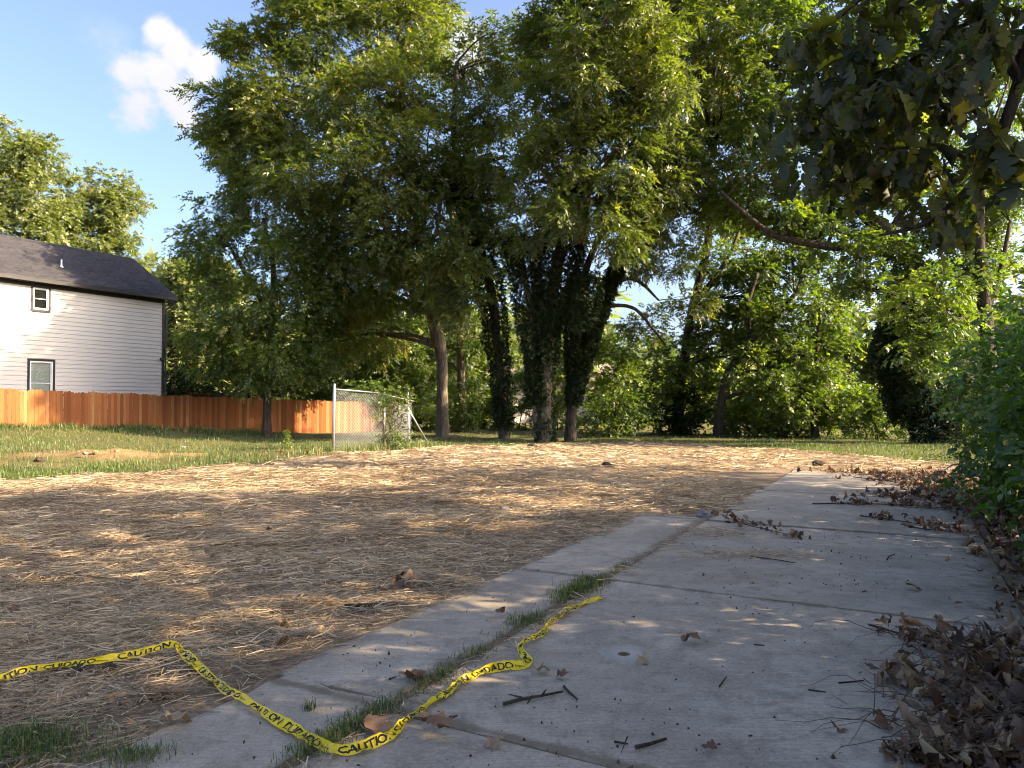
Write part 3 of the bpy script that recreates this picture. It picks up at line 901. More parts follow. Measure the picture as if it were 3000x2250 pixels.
# deck railing at the back corner
dk = empty('deck_railing', on_ground(hc[0] + 1.0, hc[1] + 2.0), R(25)); prop(dk, 'reddish brown deck railing beyond the board fence, behind the white house', 'railing')
M['deck'] = plain('deck_wood', (.19, .075, .04), .8, .2)
MB().box(-.4, 3.2, -.05, .05, 1.92, 1.97).build('top_rail', M['deck'], dk)
MB().box(-.4, 3.2, -.03, .03, 1.02, 1.07).build('bottom_rail', M['deck'], dk)
bal = MB().box(-.02, .02, -.02, .02, 1.0, 1.92).mesh('baluster', M['deck'])
for k in range(24): obj('baluster', bal, dk, (-.3 + k * .145, 0, 0))
for k in (-.4, 3.2): MB().box(k - .05, k + .05, -.051, .051, 0, 2.05).build('post', M['deck'], dk)

# ------------------------------------------------------------------ board fence
m, nt, out = new_mat('cedar_picket')
tcn = nt.node('ShaderNodeTexCoord').outputs['Object']; oi = nt.node('ShaderNodeObjectInfo').outputs['Random']
cv = nt.node('ShaderNodeCombineXYZ'); nt.put(cv.inputs[0], nt.math('MULTIPLY', oi, 37.0)); nt.put(cv.inputs[2], nt.math('MULTIPLY', oi, 91.0))
pp = nt.vmath('ADD', tcn, cv.outputs[0])
gr = nt.noise(nt.mapped(pp, (22, 22, 1.3)), 1.0, 5, .6, 1.4)
kn = nt.noise(nt.mapped(pp, (7, 7, 3.2)), 1.0, 2, .5)
c = nt.ramp(oi, [(0, (.165, .052, .018)), (.3, (.245, .080, .026)), (.7, (.315, .120, .040)), (1, (.39, .20, .085))])
c = nt.mix(nt.ramp(gr, [(.38, 0.0), (.66, .55)]), c, (.17, .062, .024))
c = nt.mix(nt.ramp(kn, [(.70, 0.0), (.76, .7)]), c, (.09, .035, .016))
principled(nt, out, c, .8, nt.bump(gr, .3, .006), .2); M['cedar'] = m
fp = [(-260, 27.7), (0, 30.5), (475, 35.8), (747, 39.0), (960, 41.4), (1215, 46.5)]
FP = [W(u, 1172, Y)[:2] for u, Y in fp]
fence = empty('board_fence', on_ground(*FP[0])); prop(fence, 'orange stained wooden board fence running past the white house', 'fence')
fb = np.array(fence.location)
pk_meshes = []
for k in range(4):
    b = MB(); h_ = 1.80 + .012 * k; w_ = .068
    prof = [(-w_, 0), (w_, 0), (w_, h_ - .035), (w_ - .034, h_), (-w_ + .034, h_), (-w_, h_ - .035)]
    b.v = [(x, -.009, z_) for x, z_ in prof] + [(x, .009, z_) for x, z_ in prof]
    b.f = [[0, 1, 2, 3, 4, 5], [11, 10, 9, 8, 7, 6]] + [[i, i + 6, (i + 1) % 6 + 6, (i + 1) % 6] for i in range(6)]
    pk_meshes.append(b.mesh('picket', M['cedar']))
rr_ = random.Random(11)
seg = 0
for a_, b_ in zip(FP[:-1], FP[1:]):
    L_ = np.linalg.norm(b_ - a_); d_ = (b_ - a_) / L_; ang = math.atan2(d_[1], d_[0]); k = 0; s = .07
    nrm = np.array([d_[1], -d_[0]])
    if nrm @ (-a_) < 0: nrm = -nrm
    while s < L_:
        p = a_ + d_ * s; z_ = on_ground(*p)[2]
        o = obj('picket', pk_meshes[rr_.randrange(4)], fence, (p[0] - fb[0] + nrm[0] * .004 * rr_.random(), p[1] - fb[1] + nrm[1] * .004 * rr_.random(), z_ - fb[2] - .03 + .03 * rr_.random()), (0, R(rr_.uniform(-.35, .35)), ang + R(rr_.uniform(-1.2, 1.2))))
        s += .1415
    for hz_ in (.25, .95, 1.6):
        za, zb_ = on_ground(*a_)[2], on_ground(*b_)[2]
        rl = MB(); q0 = a_ - nrm * .05; q1 = b_ - nrm * .05
        rl.tube([(q0[0] - fb[0], q0[1] - fb[1], za + hz_ - fb[2]), (q1[0] - fb[0], q1[1] - fb[1], zb_ + hz_ - fb[2])], .045, 4)
        rl.build('rail', M['cedar'], fence)
    npz = int(L_ / 2.4) + 1
    for j in range(npz):
        p = a_ + d_ * (L_ * j / npz) - nrm * .12; z_ = on_ground(*p)[2]
        MB().box(-.045, .045, -.045, .045, -.2, 1.72).build('post', M['cedar'], fence, loc=(p[0] - fb[0], p[1] - fb[1], z_ - fb[2]), rot=(0, 0, ang))

# ------------------------------------------------------------------ leftover chain link panel
p1, p2 = G(977, 1328, height), None
p2 = W(1126, 1172, p1[1] * 1.09); p2 = np.array(on_ground(p2[0], p2[1])); p3 = W(1200, 1172, p1[1] * 1.17); p3 = np.array(on_ground(p3[0], p3[1]))
cl = empty('chain_link_fence', tuple(p1)); prop(cl, 'broken galvanised chain link fence panel with sagging wire, standing on the straw edge', 'fence')
kx = p1[1] / F_PX
h1 = (1328 - 1127) * kx; hr = (1328 - 1140) * kx
MB().tube([(0, 0, -.3), (.0, 0, h1 * .5), (.015, 0, h1)], .042, 12).tube([(.015, 0, h1), (.015, 0, h1 + .03)], [.048, .02], 12).build('post', M['galv'], cl, True)
q2 = p2 - p1; q3 = p3 - p1
h2 = (1330 - 1147) * p2[1] / F_PX
MB().tube([q2 + (0, 0, -.3), q2 + (.01, 0, h2)], .026, 10).build('post', M['galv'], cl, True)
MB().tube([q3 + (0, 0, -.2), q3 + (-.05, 0, 2.02)], .026, 10).build('post', M['galv'], cl, True)
MB().tube([(0.0, 0, hr), tuple(q2 * .5 + (0, 0, hr - .02)), tuple(q2 + (0, 0, hr - .05))], .021, 8).build('top_rail', M['galv'], cl, True)
MB().tube([tuple(q2 + (.05, 0, hr - .09)), tuple(q3 + (.15, 0, hr - .20))], .021, 8).build('top_rail', M['galv'], cl, True)
b1, b2 = W(1193, 1193, p3[1] - .2) - p1, None
b2 = G(1262, 1309, height) - p1
MB().tube([tuple(b1), tuple(b2 + (0, 0, -.05))], .030, 10).build('brace', M['galv'], cl, True)
def wire_panel(A, B, hA, hB, sag, nm):
    mb = MB(); L_ = np.linalg.norm((B - A)[:2]); pitch = .072
    def pt(s, z_):
        f = s / L_
        top = hA + (hB - hA) * f - sag * math.sin(math.pi * f) * .4
        bul = .06 * math.sin(3.1 * f + z_ * 2.0) * sag * 2
        p = A + (B - A) * f
        return (p[0] + bul * .6, p[1] - bul, p[2] + .05 + (top - .05) * z_ / 2.0)
    n_ = int((L_ + 2.0) / pitch)
    for sg in (1, -1):
        for k in range(n_):
            s0 = -2.0 * .62 + k * pitch
            pts = []
            for j in range(13):
                z_ = 2.0 * j / 12; s = s0 + z_ * .62 if sg > 0 else s0 + 2.0 * .62 - z_ * .62
                if 0 <= s <= L_: pts.append(pt(s, z_))
            if len(pts) > 1: mb.tube(pts, .0016, 3, cap=False)
    return mb.build(nm, M['galv'], cl)
wire_panel(np.zeros(3), q2, hr - .02, hr - .07, .12, 'wire_mesh')
wire_panel(q2, q3 + (.1, 0, 0), hr - .12, hr - .25, .3, 'wire_mesh')
# ------------------------------------------------------------------ trees
PEC = dict(n=9, rach=.38, L=.23, Wd=.085, droop=.42)
BRD = dict(n=7, rach=.26, L=.16, Wd=.11, droop=.35)
def T(name, label, Y, trunk, lobes, mat, barkm, seed, stems=(), group='trees at the back of the lot', **kw):
    tp = rooted(pxpath(trunk, Y))
    sts = [pxpath(s, Y) for s in stems]
    base = on_ground(tp[0][0], tp[0][1])
    r = tree(name, label, 'tree', base, tp, pxlobes(lobes, Y), mat, barkm, seed, stems=sts, group=group, **kw)
    return r, tp, sts

# the tall pecan left of centre
t1, p1_, s1_ = T('pecan_tree', 'tall pecan with a bare grey trunk and the wide crown next to the open sky', 38.0,
  [(1297, 1275, 18), (1296, 1150, 16), (1292, 1040, 17), (1275, 950, 20), (1255, 820, 17), (1225, 650, 15), (1195, 450, 12), (1175, 250, 10), (1170, 60, 6)],
  [(560, 110, 75, 0), (500, 90, 40, 0), (640, 60, 80, 1), (720, 90, 120, 0), (860, 70, 120, -1), (930, 40, 70, 1), (780, -60, 130, 0), (880, -110, 110, 0), (650, -50, 90, 1),
   (490, 240, 70, 0), (560, 240, 100, -1), (530, 320, 95, 0), (470, 300, 50, 0), (660, 230, 120, -2), (790, 230, 130, -3), (910, 190, 100, -2),
   (600, 390, 105, -1), (700, 390, 115, -3), (820, 370, 120, -4), (930, 330, 110, -3), (560, 420, 75, 1),
   (760, 510, 110, -2), (860, 490, 110, -4), (960, 470, 100, -4), (690, 500, 80, 0), (800, 620, 95, -1), (740, 640, 80, 1), (880, 600, 90, -3), (975, 580, 85, -5), (1000, 650, 55, -5), (790, 720, 75, 1), (730, 740, 60, 2)],
  M['pecan'], M['bark'], 101, stems=[[(1275, 950, 14), (1190, 760, 11), (1060, 560, 9), (950, 380, 7), (860, 250, 4)], [(1255, 820, 11), (1130, 700, 8), (1020, 640, 6)]],
  dens=30, **PEC)

# slim tree in front of the board fence
t2, _, _ = T('shade_tree', 'slim tree with a dark trunk right in front of the orange board fence', 36.0,
  [(781, 1277, 13), (784, 1150, 11), (790, 1050, 10), (795, 930, 8), (800, 780, 8), (770, 640, 5)],
  [(480, 470, 55, 0), (440, 530, 45, 0), (510, 540, 85, -1), (590, 570, 90, -2), (650, 520, 75, 0), (455, 620, 55, 0), (540, 650, 95, -2), (640, 660, 95, -1),
   (440, 720, 45, 0), (500, 750, 85, -1), (600, 760, 90, -2), (680, 740, 75, 0), (425, 785, 32, 1), (480, 800, 42, -1), (560, 810, 48, -2), (650, 800, 55, -1), (375, 535, 16, 0), (700, 640, 60, 2)],
  M['shrub'], M['bark_dark'], 102, stems=[[(795, 930, 9), (730, 820, 7), (660, 700, 4)]], dens=34, n=9, rach=.28, L=.16, Wd=.08, droop=.5, yellow=.05)

# ivy clad trunk behind, left of the central group
t3, p3_, _ = T('shade_tree', 'thin trunk with pale ivy at its foot, right of the bare grey trunk', 43.0,
  [(1356, 1255, 14), (1352, 1150, 12), (1350, 1000, 11), (1345, 850, 10), (1330, 700, 11), (1320, 560, 7)],
  [(1010, 540, 85, 0), (940, 650, 75, 0), (1030, 720, 60, 0), (960, 780, 50, 1), (890, 730, 60, 0)],
  M['shrub'], M['bark'], 103, dens=26, **BRD)
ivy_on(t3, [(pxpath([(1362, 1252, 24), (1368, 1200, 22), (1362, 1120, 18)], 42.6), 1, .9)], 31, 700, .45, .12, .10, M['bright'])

# leaning ivy clad trunk
t4, p4_, _ = T('shade_tree', 'ivy covered trunk leaning left at the top, left of the twin trunks', 35.0,
  [(1478, 1283, 15), (1470, 1150, 13), (1455, 1000, 13), (1440, 860, 14), (1405, 720, 13), (1365, 600, 12), (1340, 480, 13), (1330, 340, 9), (1340, 180, 6)],
  [(1030, 130, 60, 0), (1050, 240, 80, 0), (1010, 330, 75, 0), (1090, 340, 85, -1), (1040, 440, 80, 1), (1100, 470, 75, 0), (1060, 560, 65, 1), (1090, 60, 40, 0), (1085, 140, 60, 0)],
  M['pecan'], M['bark_dark'], 104, dens=28, **PEC)
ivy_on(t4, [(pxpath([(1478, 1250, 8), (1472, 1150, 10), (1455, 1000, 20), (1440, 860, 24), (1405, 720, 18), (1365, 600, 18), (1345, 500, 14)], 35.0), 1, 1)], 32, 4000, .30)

# central tree: pale trunk, huge ivy column
t5, p5_, s5_ = T('shade_tree', 'biggest ivy column with a pale bare trunk below it, centre of the tree group', 31.5,
  [(1597, 1302, 21), (1597, 1200, 18), (1600, 1080, 18), (1608, 960, 18), (1625, 820, 18), (1650, 680, 17), (1675, 540, 22), (1700, 380, 17), (1720, 200, 12), (1730, 0, 8)],
  [(1150, 120, 65, 1), (1180, 220, 95, 0), (1240, 80, 95, 1), (1330, 60, 105, 0), (1300, 190, 110, -2), (1220, 330, 110, -2), (1150, 390, 85, 0), (1330, 320, 110, -3), (1270, 430, 95, -3), (1380, 420, 85, -2),
   (1400, 160, 105, -1), (1430, 290, 100, -2), (1420, 40, 90, 0), (1330, -70, 110, 0), (1220, -40, 80, 0), (1180, 470, 75, -1), (1330, 500, 65, -3), (1440, 400, 65, -2), (1300, 60, 75, -4.5), (1400, 90, 75, -5), (1360, -20, 80, -5), (1250, 150, 70, -4), (1450, 180, 60, -4.5)],  # forward lobes at the top added to dapple the house wall
  M['pecan'], M['bark_pale'], 105,
  stems=[[(1574, 1298, 10), (1570, 1200, 10), (1568, 1080, 11), (1560, 950, 12), (1540, 820, 9), (1528, 740, 5)], [(1650, 680, 16), (1720, 560, 12), (1830, 420, 8), (1900, 300, 5)]], dens=32, **PEC)
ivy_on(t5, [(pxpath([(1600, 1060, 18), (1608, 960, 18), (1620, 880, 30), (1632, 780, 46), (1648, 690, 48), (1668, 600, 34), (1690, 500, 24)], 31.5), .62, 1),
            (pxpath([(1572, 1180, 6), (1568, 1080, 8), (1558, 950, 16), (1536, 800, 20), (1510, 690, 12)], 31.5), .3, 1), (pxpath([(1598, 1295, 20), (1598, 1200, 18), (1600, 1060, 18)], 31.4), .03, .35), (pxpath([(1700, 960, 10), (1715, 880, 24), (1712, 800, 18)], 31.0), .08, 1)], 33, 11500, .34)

# leaning double tree right of it
t6, p6_, s6_ = T('shade_tree', 'forked black tree leaning right with arching side branches, right of the pale trunk', 33.0,
  [(1672, 1292, 16), (1674, 1200, 15), (1690, 1110, 22), (1715, 1040, 19), (1745, 950, 17), (1775, 860, 16), (1815, 770, 15), (1870, 700, 13), (1930, 640, 11), (2010, 560, 11), (2090, 460, 7)],
  [(1500, 250, 85, 0), (1530, 130, 90, 1), (1500, 20, 85, 1), (1560, 330, 80, 0), (1480, 370, 75, -1), (1590, 220, 80, 1), (1600, 90, 85, 2), (1550, -60, 90, 1), (1420, 480, 60, -1), (1500, 460, 55, 0), (1380, 560, 55, 0), (1440, 560, 40, 1),
   (1400, 700, 45, 2), (1490, 660, 45, 2), (1510, 60, 75, -4.5), (1560, 160, 60, -4), (1620, 10, 75, 0), (1470, -60, 85, -4), (1530, 400, 70, 1)],  # forward top lobes added here for broken shade on the house wall
  M['pecan'], M['bark_dark'], 106,
  stems=[[(1686, 1120, 15), (1680, 1030, 13), (1690, 900, 10), (1720, 780, 10), (1770, 650, 7), (1790, 520, 5)],
         [(1770, 870, 8), (1800, 835, 7), (1840, 815, 6), (1880, 830, 5), (1930, 880, 3)], [(1760, 910, 7), (1800, 895, 6), (1860, 905, 5), (1910, 960, 4), (1950, 1010, 3)],
         [(1930, 640, 9), (1990, 600, 7), (2080, 640, 6), (2160, 630, 4)]], dens=27, **PEC)
ivy_on(t6, [(pxpath([(1680, 1180, 10), (1690, 1110, 16), (1715, 1040, 14), (1745, 950, 13), (1775, 860, 14), (1815, 770, 15), (1870, 700, 12), (1930, 640, 9)], 33.0), .7, .8),
            (pxpath([(1684, 1090, 14), (1680, 1000, 17), (1690, 900, 15), (1710, 800, 8)], 33.0), .3, 1)], 34, 6000, .17)

# trees along the back line, right half
t7, _, _ = T('shade_tree', 'dark leaning trunk crossing the patch of open sky, back line', 40.0,
  [(1985, 1262, 17), (1990, 1150, 15), (2010, 1020, 14), (2030, 900, 13), (2055, 800, 12), (2075, 700, 12), (2085, 620, 9), (2095, 520, 6)],
  [(1520, 560, 45, 0), (1570, 560, 65, 0), (1610, 640, 70, 0), (1530, 700, 65, 0), (1490, 770, 60, -1), (1570, 770, 70, 0), (1440, 800, 55, -1), (1630, 540, 65, 1), (1410, 850, 50, -1), (1500, 850, 55, 0), (1545, 470, 60, 1), (1610, 460, 60, 2), (1560, 640, 55, 1), (1600, 720, 60, 1), (1640, 590, 60, 2)],
  M['shrub'], M['bark_dark'], 107, stems=[[(2040, 880, 11), (2090, 820, 8), (2140, 740, 5), (2170, 660, 3)]], dens=30, **BRD)
t8, _, _ = T('shade_tree', 'crooked dark tree with a low fork leaning right, beside the black thicket', 37.0,
  [(2105, 1273, 15), (2110, 1200, 13), (2125, 1120, 13), (2155, 1060, 12), (2200, 1000, 10), (2270, 930, 9), (2330, 860, 6)],
  [(1690, 600, 75, 1), (1750, 660, 80, 0), (1680, 720, 75, 0), (1640, 800, 65, -1), (1740, 770, 75, -1), (1800, 740, 45, 0), (1620, 700, 60, 1), (1690, 840, 60, -1), (1770, 840, 55, 0), (1720, 540, 55, 2), (1770, 590, 50, 2), (1660, 660, 60, 2), (1790, 680, 38, 2), (1720, 800, 60, 1)],
  M['shrub'], M['bark_dark'], 108, stems=[[(2170, 1045, 11), (2260, 1030, 8), (2330, 1000, 5)], [(2200, 1000, 9), (2190, 900, 7), (2220, 800, 5)]], dens=32, **BRD)
t9, _, _ = T('shade_tree', 'small thin stemmed tree in front of the bright yellow green bushes', 36.0,
  [(2388, 1279, 10), (2385, 1200, 8), (2390, 1100, 7), (2395, 1000, 5), (2400, 900, 3)],
  [(1770, 760, 45, 0), (1720, 840, 45, -1), (1800, 830, 50, 0), (1755, 880, 45, -1), (1830, 880, 45, 0), (1700, 900, 35, 0)],
  M['bright'], M['bark_dark'], 109, dens=34, n=7, rach=.20, L=.14, Wd=.10, droop=.3)

# big right hand tree with the long horizontal limb
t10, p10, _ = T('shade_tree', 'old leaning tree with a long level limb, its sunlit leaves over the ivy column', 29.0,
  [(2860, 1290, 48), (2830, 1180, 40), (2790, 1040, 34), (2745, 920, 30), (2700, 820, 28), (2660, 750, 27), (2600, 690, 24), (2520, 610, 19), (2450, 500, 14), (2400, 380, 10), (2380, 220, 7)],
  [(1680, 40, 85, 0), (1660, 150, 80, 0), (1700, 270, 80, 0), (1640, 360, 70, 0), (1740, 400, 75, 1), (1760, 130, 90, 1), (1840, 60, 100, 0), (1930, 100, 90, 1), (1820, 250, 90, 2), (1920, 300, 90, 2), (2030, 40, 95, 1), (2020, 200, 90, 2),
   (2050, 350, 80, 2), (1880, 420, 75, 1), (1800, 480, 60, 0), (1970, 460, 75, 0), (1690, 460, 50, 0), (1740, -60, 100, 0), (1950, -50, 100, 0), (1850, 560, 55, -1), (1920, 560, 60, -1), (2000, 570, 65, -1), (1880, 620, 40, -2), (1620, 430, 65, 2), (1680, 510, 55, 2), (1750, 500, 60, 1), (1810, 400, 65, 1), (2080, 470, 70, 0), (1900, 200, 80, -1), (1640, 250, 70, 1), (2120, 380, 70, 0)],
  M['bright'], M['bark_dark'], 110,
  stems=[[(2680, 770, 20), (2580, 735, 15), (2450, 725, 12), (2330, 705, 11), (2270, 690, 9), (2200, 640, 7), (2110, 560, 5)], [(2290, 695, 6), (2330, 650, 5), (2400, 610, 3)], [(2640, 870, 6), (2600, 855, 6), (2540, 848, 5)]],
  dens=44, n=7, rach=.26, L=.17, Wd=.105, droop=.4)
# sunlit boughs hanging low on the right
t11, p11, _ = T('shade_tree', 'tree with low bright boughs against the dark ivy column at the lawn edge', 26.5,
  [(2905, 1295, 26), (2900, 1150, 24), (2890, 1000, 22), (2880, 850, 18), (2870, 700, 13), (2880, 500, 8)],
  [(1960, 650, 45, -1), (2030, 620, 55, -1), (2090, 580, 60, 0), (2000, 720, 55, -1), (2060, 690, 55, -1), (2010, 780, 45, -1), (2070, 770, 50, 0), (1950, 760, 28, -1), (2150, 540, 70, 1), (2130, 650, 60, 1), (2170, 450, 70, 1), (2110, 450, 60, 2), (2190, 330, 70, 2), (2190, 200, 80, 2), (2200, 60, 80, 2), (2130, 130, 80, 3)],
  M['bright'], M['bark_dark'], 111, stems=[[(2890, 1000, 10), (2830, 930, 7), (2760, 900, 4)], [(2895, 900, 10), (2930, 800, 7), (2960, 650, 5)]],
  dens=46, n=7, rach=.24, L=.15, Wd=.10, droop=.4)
# black ivy column
tpc = rooted(pxpath([(2738, 1300, 14), (2720, 1150, 18), (2700, 1000, 18), (2680, 900, 14), (2670, 830, 8)], 30.5))
t12 = tree('ivy_column', 'black ivy smothered snag standing dark against the bright lawn corner', 'tree', on_ground(tpc[0][0], tpc[0][1]), tpc, [], M['ivy'], M['bark_dark'], 112, group='trees at the back of the lot')
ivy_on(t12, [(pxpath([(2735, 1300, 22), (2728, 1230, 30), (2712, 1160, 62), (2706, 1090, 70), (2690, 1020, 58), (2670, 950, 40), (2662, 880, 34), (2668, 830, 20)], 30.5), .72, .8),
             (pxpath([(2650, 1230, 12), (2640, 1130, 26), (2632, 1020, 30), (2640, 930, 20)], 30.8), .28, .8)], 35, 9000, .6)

# trees behind the house, far left
for i, (lab, trunk, lobes, sd) in enumerate((
  ('tall pale green tree behind the house roof at the edge of the picture', [(60, 1200, 16), (70, 900, 14), (80, 700, 11), (70, 500, 7), (60, 400, 4)],
   [(20, 275, 22, 0), (10, 330, 60, 0), (60, 340, 60, -1), (100, 350, 55, 0), (20, 420, 75, -1), (90, 420, 75, -1), (50, 500, 80, -2), (120, 480, 65, 0), (-40, 480, 80, 0), (130, 550, 60, 0), (60, 570, 70, 0), (-40, 390, 80, 0)], 121),
  ('rounded pale green tree behind the house, next to the blue gap', [(300, 1200, 14), (305, 900, 12), (310, 720, 9), (325, 600, 5)],
   [(170, 430, 42, 0), (200, 400, 45, 0), (250, 410, 45, 0), (215, 455, 55, -1), (270, 450, 45, 0), (290, 440, 25, 0), (190, 510, 60, -1), (250, 500, 50, 0), (150, 490, 50, 0), (230, 550, 60, 0), (280, 560, 40, 1), (160, 570, 60, 0)], 122))):
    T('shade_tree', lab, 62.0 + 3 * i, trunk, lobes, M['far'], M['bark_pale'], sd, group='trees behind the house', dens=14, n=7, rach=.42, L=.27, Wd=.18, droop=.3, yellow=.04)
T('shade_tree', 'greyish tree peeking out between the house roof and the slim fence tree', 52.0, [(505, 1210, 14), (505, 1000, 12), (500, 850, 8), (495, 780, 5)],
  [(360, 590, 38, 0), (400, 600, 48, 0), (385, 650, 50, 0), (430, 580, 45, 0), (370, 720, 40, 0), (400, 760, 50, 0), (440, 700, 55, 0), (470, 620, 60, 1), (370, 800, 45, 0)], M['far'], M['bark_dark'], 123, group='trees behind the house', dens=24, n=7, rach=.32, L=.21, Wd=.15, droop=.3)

# ------------------------------------------------------------------ understorey shrubs along the back line
def shrub(label, Y, lobes, mat, seed, dens=40, cat='shrub', name='shrub', group='undergrowth shrubs along the back line', n=7, rach=.2, L=.14, Wd=.10, droop=.3, stems=4):
    lb = pxlobes(lobes, Y)
    cx = np.mean([c[0] for c, r in lb]); cyy = np.mean([c[1] for c, r in lb])
    b = on_ground(cx, cyy); rr = random.Random(seed)
    tr = []
    for k in range(stems):
        c, r = lb[rr.randrange(len(lb))]
        tr.append([(cx + rr.uniform(-.3, .3), cyy + rr.uniform(-.2, .2), b[2] - .1, .04), (cx + (c[0] - cx) * .4, cyy + (c[1] - cyy) * .4, b[2] + (c[2] - b[2]) * .6, .03), (c[0], c[1], c[2], .012)])
    return tree(name, label, cat, b, tr[0], lb, mat, M['bark_dark'], seed, dens=dens, n=n, rach=rach, L=L, Wd=Wd, droop=droop, stems=tr[1:], group=group, limb_r=.15, shell=.3)
SH = [
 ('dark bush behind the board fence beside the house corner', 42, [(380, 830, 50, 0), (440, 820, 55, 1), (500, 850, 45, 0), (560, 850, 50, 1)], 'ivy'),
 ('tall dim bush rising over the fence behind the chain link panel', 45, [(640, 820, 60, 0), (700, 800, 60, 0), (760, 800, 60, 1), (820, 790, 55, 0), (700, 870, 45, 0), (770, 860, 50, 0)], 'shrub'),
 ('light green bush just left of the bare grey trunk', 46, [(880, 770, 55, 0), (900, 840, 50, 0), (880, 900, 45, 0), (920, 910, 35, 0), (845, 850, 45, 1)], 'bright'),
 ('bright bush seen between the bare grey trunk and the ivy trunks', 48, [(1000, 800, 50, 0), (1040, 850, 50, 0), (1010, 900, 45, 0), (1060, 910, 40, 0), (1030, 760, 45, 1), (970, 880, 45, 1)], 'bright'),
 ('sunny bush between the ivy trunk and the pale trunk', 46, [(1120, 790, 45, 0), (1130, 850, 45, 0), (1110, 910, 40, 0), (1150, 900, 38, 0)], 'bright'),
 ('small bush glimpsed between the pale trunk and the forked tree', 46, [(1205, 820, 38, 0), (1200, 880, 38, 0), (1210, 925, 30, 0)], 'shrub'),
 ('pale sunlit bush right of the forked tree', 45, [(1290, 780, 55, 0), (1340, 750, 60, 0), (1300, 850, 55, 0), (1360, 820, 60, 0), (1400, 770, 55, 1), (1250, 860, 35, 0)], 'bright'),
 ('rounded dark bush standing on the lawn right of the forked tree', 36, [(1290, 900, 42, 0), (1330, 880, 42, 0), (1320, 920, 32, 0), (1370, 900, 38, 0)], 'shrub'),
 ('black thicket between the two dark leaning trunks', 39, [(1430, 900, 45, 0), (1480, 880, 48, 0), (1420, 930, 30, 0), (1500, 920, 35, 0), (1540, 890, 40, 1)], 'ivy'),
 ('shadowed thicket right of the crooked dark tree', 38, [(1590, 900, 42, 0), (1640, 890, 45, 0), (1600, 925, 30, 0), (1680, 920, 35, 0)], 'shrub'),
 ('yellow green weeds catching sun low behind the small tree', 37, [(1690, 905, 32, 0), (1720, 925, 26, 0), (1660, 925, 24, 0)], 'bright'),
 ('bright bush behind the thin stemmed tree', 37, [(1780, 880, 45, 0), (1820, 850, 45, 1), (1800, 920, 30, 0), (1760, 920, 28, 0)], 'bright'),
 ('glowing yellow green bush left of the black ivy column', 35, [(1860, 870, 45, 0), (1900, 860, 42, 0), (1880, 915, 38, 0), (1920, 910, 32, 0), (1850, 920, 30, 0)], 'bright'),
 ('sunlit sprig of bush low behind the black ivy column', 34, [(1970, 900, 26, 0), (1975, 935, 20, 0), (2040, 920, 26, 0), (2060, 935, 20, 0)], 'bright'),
]
for i, (lab, Y, lb, mt) in enumerate(SH):
    shrub(lab, Y, lb, M[mt], 200 + i)

# wooded belt far behind everything
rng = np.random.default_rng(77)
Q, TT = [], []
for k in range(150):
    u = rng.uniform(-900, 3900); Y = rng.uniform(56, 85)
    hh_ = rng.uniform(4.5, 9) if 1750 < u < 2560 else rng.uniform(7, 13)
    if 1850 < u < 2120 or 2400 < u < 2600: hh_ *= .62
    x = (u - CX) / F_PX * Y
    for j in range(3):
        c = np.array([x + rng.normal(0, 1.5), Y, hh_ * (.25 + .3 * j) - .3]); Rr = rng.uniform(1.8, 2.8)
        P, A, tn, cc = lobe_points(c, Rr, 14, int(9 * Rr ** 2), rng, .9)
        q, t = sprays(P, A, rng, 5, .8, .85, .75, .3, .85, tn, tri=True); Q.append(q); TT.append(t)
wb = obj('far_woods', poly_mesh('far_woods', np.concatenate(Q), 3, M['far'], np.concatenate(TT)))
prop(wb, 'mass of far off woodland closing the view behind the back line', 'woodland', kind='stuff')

# ------------------------------------------------------------------ street side trees to the right, beyond the hedge, that throw the shade
def plain_tree(label, x, y, h, Rr, seed, cen=None, dens=7, nl=10):
    rng = np.random.default_rng(seed)
    b = on_ground(x, y)
    lob = []
    for k in range(nl):
        th = rng.random() * 6.28; rad = Rr * math.sqrt(rng.random())
        lob.append(((x + rad * math.cos(th), y + rad * math.sin(th), h * rng.uniform(.42, .95)), Rr * rng.uniform(.30, .5)))
    return tree('shade_tree', label, 'tree', b, [(x, y, b[2] - .1, .4), (x, y, h * .25, .3), (x + .2, y, h * .5, .22), (x, y + .2, h * .85, .08)], lob, M['shrub'], M['bark'], seed, dens=dens, n=7, rach=.4, L=.30, Wd=.2, droop=.35, group='trees beyond the hedge')
plain_tree('tall tree beyond the hedge, out past the right edge of the picture', 17.5, 3.5, 14, 5.0, 301, dens=6.5, nl=11)
plain_tree('broad tree beyond the hedge farther along, out past the right edge', 19.0, 9.5, 12, 4.4, 302, dens=4.5, nl=9)
plain_tree('tree beyond the hedge beside the street, out past the right edge', 15.0, -4.0, 13, 5.0, 303, dens=11, nl=13)


# pale house glimpsed through the back line
fh0 = W(1640, 1172, 60.0); fhz = on_ground(fh0[0], fh0[1])[2]
fh = empty('neighbour_house', (fh0[0], fh0[1], fhz), R(8)); prop(fh, 'pale pinkish house glimpsed low between the central trunks', 'house')
MB().box(-4.5, 4.5, 0, 6, 0, 2.9).build('wall', plain('pale_wall', (.60, .50, .45), .8, .2), fh)
rf_ = MB(); rf_.v = [(-5, -.5, 2.75), (5, -.5, 2.75), (5, 6.5, 2.75), (-5, 6.5, 2.75), (-5, 3, 5.0), (5, 3, 5.0)]; rf_.f = [[0, 1, 5, 4], [2, 3, 4, 5], [0, 4, 3], [1, 2, 5], [3, 2, 1, 0]]
rf_.build('roof', plain('grey_roof', (.20, .16, .15), .9, .1), fh)
for wx in (-2.6, .2, 2.8):
    wo_ = MB().box(wx - .55, wx + .55, -.05, .02, 1.0, 2.2).build('window', M['vinyl'], fh)
    MB().box(wx - .45, wx + .45, -.065, -.052, 1.1, 2.1).build('pane', M['room_dark'], wo_)
